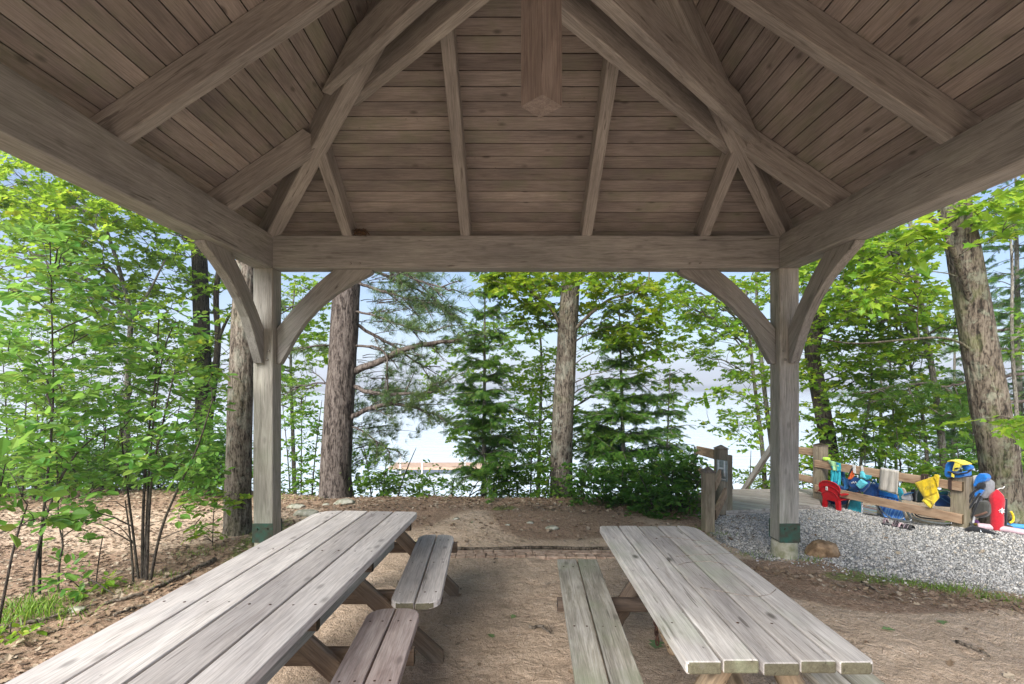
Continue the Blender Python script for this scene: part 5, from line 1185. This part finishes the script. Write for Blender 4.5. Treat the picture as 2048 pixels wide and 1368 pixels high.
# 2 blue cloths and vest
t = gear('rash_vest', 'blue crumpled swim vest hanging between the rails right of the turquoise shorts', 'swim vest', 1691, 960, -.0, 'swimwear on the fence')
sheet('body', [[(1682, 957, 0), (1701, 957, 0), (1697, 978, 0), (1688, 978, 0)], [(1682, 927, .05), (1686, 929, .05), (1690, 958, 0), (1684, 958, 0)]], .03, c_lblue, t, .014, 2)
t = gear('float_vest', 'navy child swim vest with an orange flap hung by white straps from the top rail', 'swim vest', 1718, 940, -.05, 'swimwear on the fence')
soft('body', [(1696, 963), (1708, 953), (1722, 957), (1741, 962), (1737, 974), (1727, 985), (1718, 981), (1702, 975)], 0, .05, c_navy, t, .015)
soft('orange_flap', [(1696, 958), (1699, 946), (1706, 938), (1709, 952), (1702, 959)], -.035, .02, cl('orange_cloth', (.85, .15, .03)), t, .006)
soft('strap', [(1705, 929), (1711, 930), (1712, 947), (1707, 946)], -.06, .01, c_white, t, .002)
soft('edge_strap', [(1697, 950), (1702, 938), (1707, 933), (1706, 937), (1700, 948), (1698, 955)], -.05, .01, c_black, t, .002)
m = MB(); pts = [FL(1703+x, 965+2*math.sin(x*1.4), -.03) for x in np.arange(0, 11, .8)]; m.tube(pts, .0035, 5); m.build('squiggle', c_white, t, FM, smooth=True)
t = gear('pouch', 'pale aqua pouch dangling below the teal hat', 'pouch', 1724, 968, -.05, 'swimwear on the fence')
soft('bag', [(1713, 969), (1723, 957), (1735, 967), (1722, 978)], -.05, .06, c_aqua, t, .012); soft('flap', [(1722, 978), (1724, 972), (1735, 967)], -.085, .012, c_teal, t, .003)
t = gear('sun_hat', 'teal sun hat clipped to the top rail by a white strap', 'hat', 1730, 945, -.05, 'swimwear on the fence')
soft('crown', [(1721, 955), (1721, 944), (1725, 941), (1730, 949), (1733, 957)], -.05, .05, c_aqua, t, .014); soft('brim', [(1730, 949), (1744, 951), (1742, 957), (1734, 960), (1728, 958)], -.04, .03, c_teal, t, .008)
soft('strap', [(1722, 931), (1726, 931), (1727, 942), (1723, 942)], -.06, .01, c_white, t, .002)
t = gear('duffel_bag', 'dark blue beach bag sagging behind the lower rail beside the aluminium chair', 'bag', 1748, 985, .2)
soft('body', [(1733, 985), (1735, 972), (1745, 966), (1757, 968), (1761, 985), (1757, 1000), (1738, 1000)], .18, .2, c_navy, t, .04); soft('handle', [(1741, 969), (1748, 958), (1756, 969), (1754, 970), (1748, 962), (1743, 970)], .1, .015, c_lblue, t, .003)
t = gear('duffel_bag', 'dark rumpled bag behind the red chair under the shorts', 'bag', 1665, 985, .2)
soft('body', [(1656, 1000), (1655, 978), (1668, 970), (1684, 973), (1692, 985), (1690, 1010), (1660, 1008)], .25, .2, c_navy, t, .04); soft('pocket', [(1660, 998), (1661, 984), (1676, 980), (1680, 998)], .13, .04, c_lblue, t, .01)
for px, py, lb, mt in ((1706, 984, 'small black bag behind the lower rail between the blue vests', c_black), (1768, 975, 'teal bag behind the top of the striped chair', c_teal)):
    t = gear('beach_bag', lb, 'bag', px, py, .25, 'bags behind the fence')
    soft('body', [(px-12, py+14), (px-13, py-2), (px-6, py-9), (px+7, py-9), (px+13, py-1), (px+12, py+14)], .26, .14, mt, t, .03); soft('flap', [(px-11, py-1), (px-5, py-8), (px+6, py-8), (px+11, py-1), (px+4, py+3), (px-5, py+3)], .18, .02, c_lblue, t, .006)
# towel
t = gear('towel', 'beige towel hanging over the top rail above the blue striped chair', 'towel', 1780, 960, -.05)
sheet('towel_front', [[(1761.5, 936.5, 0), (1798, 942, 0), (1796, 990, .02), (1756, 978, .02)]], -.058, stripes('beige_towel_cloth', [(.42, .38, .33), (.5, .46, .41), (.46, .42, .37)], 0, 26), t, .010, 2.6)
sheet('towel_back', [[(1762, 936.5, 0), (1798, 942, 0), (1797, 968, .02), (1760, 962, .02)]], .035, c_lgrey, t, .008, 2); sheet('towel_fold', [[(1761.5, 936.5, 0), (1798, 942, 0), (1798, 941, .085), (1762, 935, .085)]], -.056, c_lgrey, t, .001, 1)
# yellow shirt
t = gear('shirt', 'bright yellow shirt knotted on the top rail with faded lettering', 'shirt', 1855, 980, -.06)
sheet('body', [[(1828.5, 965.5, 0), (1874, 951, 0), (1874, 985, 0), (1847, 996, 0)]], -.075, c_yel, t, .007, 2.2)
sheet('sleeve', [[(1846, 997, 0), (1874, 978, .0), (1878, 995, 0), (1862, 1017, 0)], [(1843, 1002, 0), (1850, 995, 0), (1866, 1002, 0), (1861, 1017, 0)]], -.062, cl('yellow_cloth_pale', (.70, .52, .04)), t, .008, 1.2)
soft('knot', [(1869, 950), (1871, 948.5), (1878, 950), (1878.5, 955), (1876, 975), (1872, 960), (1868, 956)], -.075, .03, c_yel, t, .008)
m = MB()
for k, x in enumerate(np.arange(0, 21, 3.4)):
    y0 = 975-x*.33; w = 2.2
    segs = [[(0, 0), (0, 6)], [(0, 6), (w, 0), (w, 6)], [(0, 0), (w, 0), (w, 6), (0, 6)]][k % 3]
    m.tube([FL(1846.5+x+a, y0+b*.95, -.083) for a, b in segs], .0022, 4)
m.build('faded_lettering', cl('faded_print', (.45, .36, .06)), t, FM)
# life vest on the post
t = gear('life_vest', 'blue and yellow life vest perched on top of the near fence post', 'life vest', 1918, 952, .05)
soft('body', [(1897, 940), (1899, 928), (1905, 921), (1913, 920), (1909, 930), (1907, 941), (1912, 944), (1926, 946), (1935, 941), (1936, 952), (1926, 955), (1901, 954), (1897, 950)], .03, .17, c_royal, t, .03)
soft('collar', [(1913, 920), (1922, 922), (1934, 927), (1944, 934), (1942, 940), (1936, 941), (1930, 934), (1922, 930), (1912, 928)], .10, .12, c_royal, t, .025)
soft('yellow_panel', [(1909, 931), (1911, 924), (1919, 922), (1924, 928), (1921, 935), (1917, 937), (1914, 943), (1906, 942)], -.075, .05, cl('yellow_nylon', (.8, .68, .08)), t, .01)
soft('yellow_trim', [(1903, 922), (1908, 919), (1920, 921), (1936, 928), (1935, 930), (1920, 923.5), (1908, 921), (1904, 924)], -.02, .17, cl('yellow_trim_cloth', (.8, .66, .06)), t, .006)
soft('belt', [(1896, 942), (1914, 947), (1935, 944), (1942, 938), (1943, 941), (1935, 947), (1914, 950), (1896, 945)], -.065, .03, c_black, t, .004); soft('buckle', [(1909, 936), (1915, 935), (1917, 938), (1911, 939)], -.11, .02, c_black, t, .003)
soft('yellow_tab', [(1903, 953), (1904, 946), (1908, 950), (1908, 955)], -.08, .02, cl('yellow_tab_cloth', (.8, .66, .06)), t, .003)
# child carrier backpack leaning on the big tree
t = gear('child_carrier', 'grey and blue child carrier backpack leaning on the big mossy trunk', 'carrier backpack', 1955, 1040, .3)
soft('shell', [(1934, 968), (1945, 955), (1957, 948), (1966, 962), (1964, 985), (1958, 1005), (1946, 1012), (1938, 1003), (1934, 985)], .22, .16, c_lgrey, t, .03)
soft('hood', [(1950, 970), (1956, 953), (1963, 946), (1974, 948), (1979, 955), (1975, 962), (1962, 966), (1953, 974)], .12, .10, c_royal, t, .02)
soft('seat_pad', [(1953, 972), (1962, 962), (1978, 958), (1985, 966), (1984, 985), (1975, 998), (1958, 990)], .20, .14, c_grey, t, .03)
m = MB(); m.lathe([(0, -.02), (.03, -.02), (.042, 0), (.03, .02), (0, .024)], n=20); m.V[-1] = xf(m.V[-1], Matrix.Translation(FL(1963, 971, .09)) @ Matrix.Rotation(math.pi/2, 4, 'X')); m.build('head_cushion', c_black, t, FM, smooth=True)
soft('blue_panel', [(1950, 986), (1962, 978), (1969, 980), (1960, 992), (1951, 995)], .1, .05, c_royal, t, .012)
soft('pouch', [(1950, 1008), (1966, 1000), (1983, 1004), (1984, 1028), (1968, 1036), (1950, 1034)], .18, .16, cl('dark_olive_fabric', (.05, .05, .045)), t, .03)
for a, b, c in (((1937, 998), (1945, 985), (1955, 978)), ((1935, 1022), (1950, 1000), (1966, 978)), ((1944, 1034), (1953, 1010), (1962, 992)), ((1936, 1010), (1942, 996), (1948, 984))):
    m = MB(); m.tube(smooth_path([FL(*a, .08), FL(*b, .06), FL(*c, .1)]), .011, 8); m.build('strap', c_black, t, FM, smooth=True)
m = MB(); m.tube(smooth_path([FL(1946, 1046, .1), FL(1950, 1025, .12), FL(1950, 1010, .15)]), .012, 8); m.build('frame_tube', c_lgrey, t, FM, smooth=True)
m = MB(); m.tube(smooth_path([FL(1950, 1032, .06), FL(1962, 1029, .05), FL(1974, 1024, .06)]), .011, 8); m.build('kick_stand', plain('brown_tube', (.2, .11, .08), .6), t, FM, smooth=True)
# red stuff sack, pump, balls, noodles
def ground_at(px, py, dz=0):
    q = G(px, py, .1); q.z = gh(q.x, q.y)+dz; return q
q = ground_at(1994, 1062); t = thing('stuff_sack', 'tall red drawstring sack with a white emblem standing against the big mossy trunk', 'sack', tuple(q), -.15)
TMs = wm(t); m = MB(); prof = [(.052, 0), (.062, .02), (.066, .12), (.064, .22), (.070, .30), (.074, .35), (.066, .39), (.045, .42), (.02, .445), (.008, .46)]
m.lathe(prof, (0, 0, 0), 28, .95, .8); V = m.V[0]
for k in range(len(V)):
    a = math.atan2(V[k, 1], V[k, 0]); f = 1+.05*math.sin(a*7+V[k, 2]*20)*(V[k, 2] > .28)+.05*mnoise.noise(Vector((V[k, 0]*20, V[k, 1]*20, V[k, 2]*9))); V[k, 0] *= f; V[k, 1] *= f
m.build('bag', cl('red_nylon', (.45, .012, .025)), t, local=True, smooth=True)
m = MB(); m.tube([(0, 0, .455), (.02, -.01, .475), (.045, -.02, .48), (.06, -.02, .50)], .005, 6); m.build('drawstring', c_white, t, local=True)
m = MB(); ep = []
for k in range(14):
    a = 2*math.pi*k/14; r = .034 if k % 2 else .019; r *= 1.25 if math.cos(a) > 0 else .8; ep.append((r*math.cos(a)+.003, r*math.sin(a)*.9+.235))
m.prism(ep, -.003, .003); V = m.V[0]; m.V[0] = np.stack([V[:, 0], -.0545-V[:, 2]+np.abs(V[:, 0])*.12, V[:, 1]], -1); m.build('emblem', c_white, t, local=True)
m = MB(); m.lathe([(0, -.001), (.011, -.001), (.011, .001), (0, .001)], n=14); m.V[-1] = xf(m.V[-1], Matrix.Translation((-.004, -.0592, .235)) @ Matrix.Rotation(math.pi/2, 4, 'X')); m.build('emblem_centre', c_grey, t, local=True)
q = ground_at(2018, 1058, 0); t = thing('hand_pump', 'black hand pump with a curved yellow grip beside the red sack', 'pump', tuple(q))
m = MB(); m.tube([(-.04, 0, .03), (-.035, 0, .34)], .014, 10); m.build('tube', c_black, t, local=True, smooth=True)
m = MB(); m.tube(smooth_path([Vector((-.012, -.02, .07)), Vector((.03, -.02, .09)), Vector((.03, -.02, .15)), Vector((.0, -.02, .2))]), .012, 10); m.build('grip', c_yel, t, local=True, smooth=True)
m = MB(); m.lathe([(0, 0), (.06, 0), (.06, .03), (.03, .045), (0, .045)], (-.03, 0, .0), 16); m.build('base', c_black, t, local=True, smooth=True)
for px, py, r, mt, lb in ((1951, 1044, .036, stripes('purple_yellow_ball', [(.3, .1, .35), (.75, .55, .1)], 2, 9), 'small purple and yellow ball at the foot of the child carrier'), (1962, 1038, .034, stripes('blue_green_ball', [(.02, .25, .6), (.03, .3, .2)], 2, 9), 'small blue and green ball beside the purple one')):
    q = ground_at(px, py, r); m = MB(); m.lathe([(r*math.sin(a), -r*math.cos(a)) for a in np.linspace(.02, math.pi-.02, 12)], (0, 0, 0), 18); tag(m.build('ball', mt, None, Matrix.Translation(q), smooth=True), lb, 'ball', 'balls by the tree')
def noodle(pts, r, mat, label):
    m = MB(); m.tube(smooth_path([ground_at(px, py, r) for px, py in pts]), r, 20); tag(m.build('pool_noodle', mat, smooth=True), label, 'pool noodle', 'pool noodles on the ground')
noodle([(1955, 1058), (2000, 1063), (2050, 1071), (2120, 1080)], .033, plain('pink_foam', (.52, .37, .41), .7, 0, .06, 60, .2), 'pale pink pool noodle lying on the ground in front of the red sack')
noodle([(2008, 1056), (2050, 1060), (2130, 1069)], .030, plain('blue_foam', (.05, .24, .5), .7, 0, .06, 60, .2), 'blue pool noodle lying behind the pink one')
# black umbrella on the ground
t = thing('beach_umbrella', 'folded black umbrella lying on the gravel by the near fence post', 'umbrella', tuple(ground_at(1940, 1066)))
m = MB(); pp = [ground_at(1930, 1063, .03), ground_at(1945, 1064, .035), ground_at(1965, 1067, .03), ground_at(1985, 1071, .02), ground_at(1998, 1073, .012)]
m.tube(pp, [.012, .035, .028, .018, .006], 12); m.build('canopy', c_black, t, smooth=True)
m = MB(); m.tube([ground_at(1938, 1045, .12), ground_at(1942, 1057, .06), ground_at(1948, 1064, .03)], .014, 8); m.build('shaft', c_black, t, smooth=True)
m = MB(); m.tube([ground_at(1955, 1064, .04), ground_at(1960, 1066, .05), ground_at(1962, 1069, .02)], .006, 6); m.build('buckle', c_alu, t, smooth=True)
# red child's chair, seen from behind
def chair_local(px, off): q = FMi @ FP(px, off); return q.x
x0, x1 = FL(1650, 1000, -.06).x, FL(1692, 1000, -.06).x; xc, w = (x0+x1)/2, (x1-x0); gz_ = gh(*(FM @ Vector((xc, -.1, 0)))[:2])
t = thing('child_chair', 'small red plastic garden chair facing away in front of the lower rail', 'chair', M=FM @ Matrix.Translation((xc, -.14, gz_)))
hw = w/2; bp = [(-hw*.72, .12), (hw*.72, .12), (hw*.86, .22), (hw*1.0, .31), (hw*.92, .345), (hw*.6, .38), (hw*.2, .395), (-hw*.2, .395), (-hw*.6, .38), (-hw*.92, .345), (-hw*1.0, .31), (-hw*.86, .22)]
def vprism(poly, y0, y1, lean=0): # outline in x,z
    m = MB(); m.prism(poly, y0, y1); V = m.V[0]; m.V[0] = np.stack([V[:, 0], V[:, 2]-lean*V[:, 1], V[:, 1]], -1); return m
vprism(bp, 0, .018, .12).build('backrest', c_red, t, local=True, bevel=.006)
rim = MB(); rim.tube([(x, -.002-.12*z, z) for x, z in bp[2:]], .009, 8); rim.build('back_rim', c_red, t, local=True, smooth=True)
for r_ in (.16, .23): 
    m = MB(); m.tube([(math.cos(a)*r_*hw/.17, -.006-.12*(.10+math.sin(a)*r_), .10+math.sin(a)*r_) for a in np.linspace(.5, 2.64, 14)], .0045, 6); m.build('back_rib', c_red, t, local=True, smooth=True)
m = MB(); m.box((0, .16, .15), (w*.8, .30, .02)); m.build('seat', c_red, t, local=True, bevel=.006)
for s in (-1, 1):
    vprism([(s*hw*.38, .14), (s*hw*.8, .14), (s*hw*.86, 0), (s*hw*.5, 0)], -.012, .03).build('leg', c_red, t, local=True, bevel=.005)
    vprism([(s*hw*.5, .14), (s*hw*.85, .14), (s*hw*.9, 0), (s*hw*.6, 0)], .28, .31).build('leg', c_red, t, local=True, bevel=.005)
    m = MB(); m.box((s*hw*.98, .14, .235), (.05, .34, .02)); m.build('armrest', c_red, t, local=True, bevel=.006)
m = MB(); m.box((-hw*.22, -.045, .29), (.032, .003, .05)); m.build('sticker', plain('white_sticker', (.75, .72, .7), .5), t, local=True)
m = MB(); m.box((-hw*.22, -.047, .29), (.018, .002, .03)); m.build('sticker_print', plain('sticker_print', (.4, .38, .36), .5), t, local=True)
# aluminium folding chairs and boards behind the fence
def tube_loop(pts, r, mat, parent, name='frame', closed=True):
    m = MB(); pp = [FL(px, py, o) for px, py, o in pts]; pp = smooth_path(pp+[pp[0]] if closed else pp); m.tube(pp, r, 8); return m.build(name, mat, parent, FM, smooth=True)
t = gear('folding_chair', 'blue striped beach chair with aluminium frame leaning behind the fence under the beige towel', 'folding chair', 1785, 1035, .2, 'folded chairs behind the fence')
tube_loop([(1738, 970, .28), (1745, 968, .28), (1790, 985, .28), (1826, 1040, .06), (1815, 1044, .05), (1770, 1036, .05), (1752, 1010, .15)], .014, c_alu, t)
tube_loop([(1743, 980, .22), (1750, 977, .22), (1792, 992, .22), (1818, 1042, .03), (1768, 1034, .03)], .009, c_alu, t, 'inner_frame')
sheet('fabric', [[(1744, 979, .2), (1793, 992, .2), (1800, 1010, .13), (1756, 1004, .13)], [(1753, 1003, .14), (1800, 1009, .14), (1811, 1040, .03), (1768, 1034, .03)]], .0, stripes('blue_stripe_fabric', [(.01, .05, .28), (.02, .12, .45), (.12, .28, .6), (.01, .08, .38)], 0, 34), t, .006, 3)
sheet('roll_top', [[(1742, 977, .17), (1794, 990, .17), (1795, 998, .15), (1745, 986, .17)]], 0, c_royal, t, .004, 1, .03)
t = gear('folding_chair', 'low folding chair with a dark tube frame beside the red chair', 'folding chair', 1710, 1020, .1, 'folded chairs behind the fence')
tube_loop([(1691, 1020, .05), (1697, 997, .12), (1702, 992, .14), (1752, 998, .14), (1760, 1020, .08)], .009, c_black, t, closed=False); tube_loop([(1724, 994, .04), (1724, 1028, .0)], .009, c_alu, t, 'leg', False)
tube_loop([(1692, 1022, .02), (1722, 1027, .0), (1758, 1031, .0)], .008, c_black, t, 'ground_tube', False); sheet('seat', [[(1700, 1000, .1), (1722, 1002, .1), (1722, 1026, .02), (1694, 1020, .02)]], .03, c_teal, t, .004, 1)
t = gear('bodyboard', 'light blue bodyboard lying on edge under the low chair frame', 'bodyboard', 1710, 1022, .16, 'boards behind the fence')
soft('board', [(1668, 1013), (1720, 1018), (1726, 1027), (1666, 1022)], .16, .03, plain('light_blue_foam', (.18, .5, .8), .5), t, .008); soft('dark_edge', [(1694, 1024), (1722, 1028), (1722, 1031), (1694, 1027)], .12, .02, c_navy, t, .004)
t = gear('bodyboard', 'white bodyboard with red and yellow streaks standing left of the striped chair', 'bodyboard', 1738, 1020, .1, 'boards behind the fence')
soft('board', [(1726, 1010), (1750, 1011), (1753, 1018), (1753, 1030), (1726, 1028)], .12, .04, stripes('streak_print', [(.65, .72, .75), (.75, .6, .15), (.6, .75, .8), (.6, .1, .06), (.1, .4, .65)], 2, 46), t, .01); soft('teal_rim', [(1724, 1027), (1754, 1029), (1754, 1034), (1726, 1032)], .10, .05, cl('pale_teal', (.3, .5, .52)), t, .01)
t = gear('bodyboard', 'teal board poking up right of the beige towel', 'bodyboard', 1803, 985, .3, 'boards behind the fence')
soft('board', [(1795, 974), (1803, 977), (1812, 1000), (1800, 1000)], .25, .03, c_teal, t, .008); soft('pale_edge', [(1804, 975), (1810, 978), (1816, 992), (1809, 990)], .3, .02, plain('tan_board', (.5, .42, .35), .6), t, .006)
t = gear('tote_bag', 'pale grey tote bag tucked between the teal board and the dark camp chair', 'bag', 1818, 995, .2)
soft('body', [(1807, 992), (1812, 987), (1824, 982), (1829, 998), (1827, 1002), (1808, 998)], .14, .12, c_lgrey, t, .02); soft('blue_trim', [(1808, 988), (1826, 984), (1827, 986), (1809, 991)], .07, .02, c_lblue, t, .003)
t = gear('camp_chair', 'folded dark camp chair behind the yellow shirt', 'folding chair', 1840, 1000, .2, 'folded chairs behind the fence')
soft('fabric', [(1830, 982), (1845, 980), (1856, 1005), (1834, 1005)], .2, .08, cl('dark_green_fabric', (.03, .06, .05)), t, .02); soft('arm', [(1823, 978), (1830, 979), (1831, 1004), (1826, 1003)], .14, .04, c_black, t, .01)
tube_loop([(1833, 1002, .1), (1833, 985, .1), (1838, 979, .1), (1846, 980, .1)], .008, c_alu, t, closed=False)
t = gear('camp_chair', 'folded navy camp chair with pale piping left of the near fence post', 'folding chair', 1890, 1000, .2, 'folded chairs behind the fence')
soft('fabric', [(1873, 1006), (1878, 990), (1892, 990), (1906, 1004), (1906, 1014), (1872, 1012)], .2, .09, c_navy, t, .02); soft('headrest', [(1880, 984), (1894, 982), (1896, 990), (1880, 990)], .22, .05, cl('dark_teal_fabric', (.01, .10, .14)), t, .012)
tube_loop([(1879, 981, .14), (1893, 980, .14), (1900, 985, .14), (1903, 996, .14)], .007, c_alu, t, closed=False); tube_loop([(1879, 993, .12), (1892, 1002, .12), (1904, 1009, .12)], .006, c_lblue, t, 'piping', False)
t = gear('lounge_chair', 'black mesh lounge chair folded flat with bent grey tubes under the lower rail', 'lounge chair', 1860, 1040, .1, 'folded chairs behind the fence')
tube_loop([(1822, 1012, .12), (1823, 1028, .06), (1830, 1036, .03), (1850, 1042, .0), (1882, 1047, -.02), (1904, 1046, -.02)], .010, c_alu, t, closed=False)
tube_loop([(1826, 1014, .14), (1828, 1026, .1), (1836, 1034, .06), (1862, 1038, .04), (1900, 1040, .04)], .009, c_black, t, 'inner_tube', False)
soft('mesh_panel', [(1829, 1012), (1890, 1022), (1893, 1036), (1836, 1030)], .16, .02, cl('olive_mesh', (.09, .09, .08)), t, .005)
for px, py, off, lb, mt, r in ((1784, 1036, -.04, 'pink and black striped sandal on the gravel under the striped chair', stripes('pink_stripe', [(.6, .42, .45), (.03, .02, .03), (.55, .4, .42)], 0, 60), .0), (1806, 1041, -.04, 'dark striped sandal right of the pink striped one', stripes('dark_stripe', [(.05, .035, .05), (.02, .02, .02), (.4, .3, .35)], 0, 50), 0)):
    q = FM.inverted() @ ground_at(px, py, 0); t = thing('sandal', lb, 'sandal', M=FM @ Matrix.Translation(q), group='striped sandals'); m = MB()
    m.prism([(-.11, -.03), (-.09, -.045), (.06, -.045), (.11, -.03), (.12, 0), (.11, .03), (.06, .04), (-.09, .035), (-.115, .01)], 0, .02); m.build('sole', c_black, t, local=True, bevel=.004)
    m = MB(); m.grid(lambda u, v: (.02+.09*u, -.045+.09*v, .02+.045*math.sin(v*math.pi)), 4, 8); m.build('strap', mt, t, local=True, solid=.006, smooth=True)
    m = MB(); m.grid(lambda u, v: (-.09+.03*u, -.04+.08*v, .02+.06*math.sin(v*math.pi)), 3, 8); m.build('heel_strap', mt, t, local=True, solid=.006, smooth=True)
for px, py, nm, lb, mt in ((1897, 1048, 'water_toy', 'lime and black water toy on the ground left of the near fence post', c_lime), (1904, 1040, 'goggles_case', 'small bright blue case at the foot of the near fence post', plain('bright_blue', (.05, .4, .75), .4))):
    q = FM.inverted() @ ground_at(px, py, .02); m = MB(); m.lathe([(0, -.02), (.03, -.018), (.04, 0), (.03, .02), (0, .022)], (q.x, q.y+.05, q.z), 14, 1.7, .8); tag(m.build(nm, mt, None, FM, smooth=True), lb, 'toy' if nm == 'water_toy' else 'case')
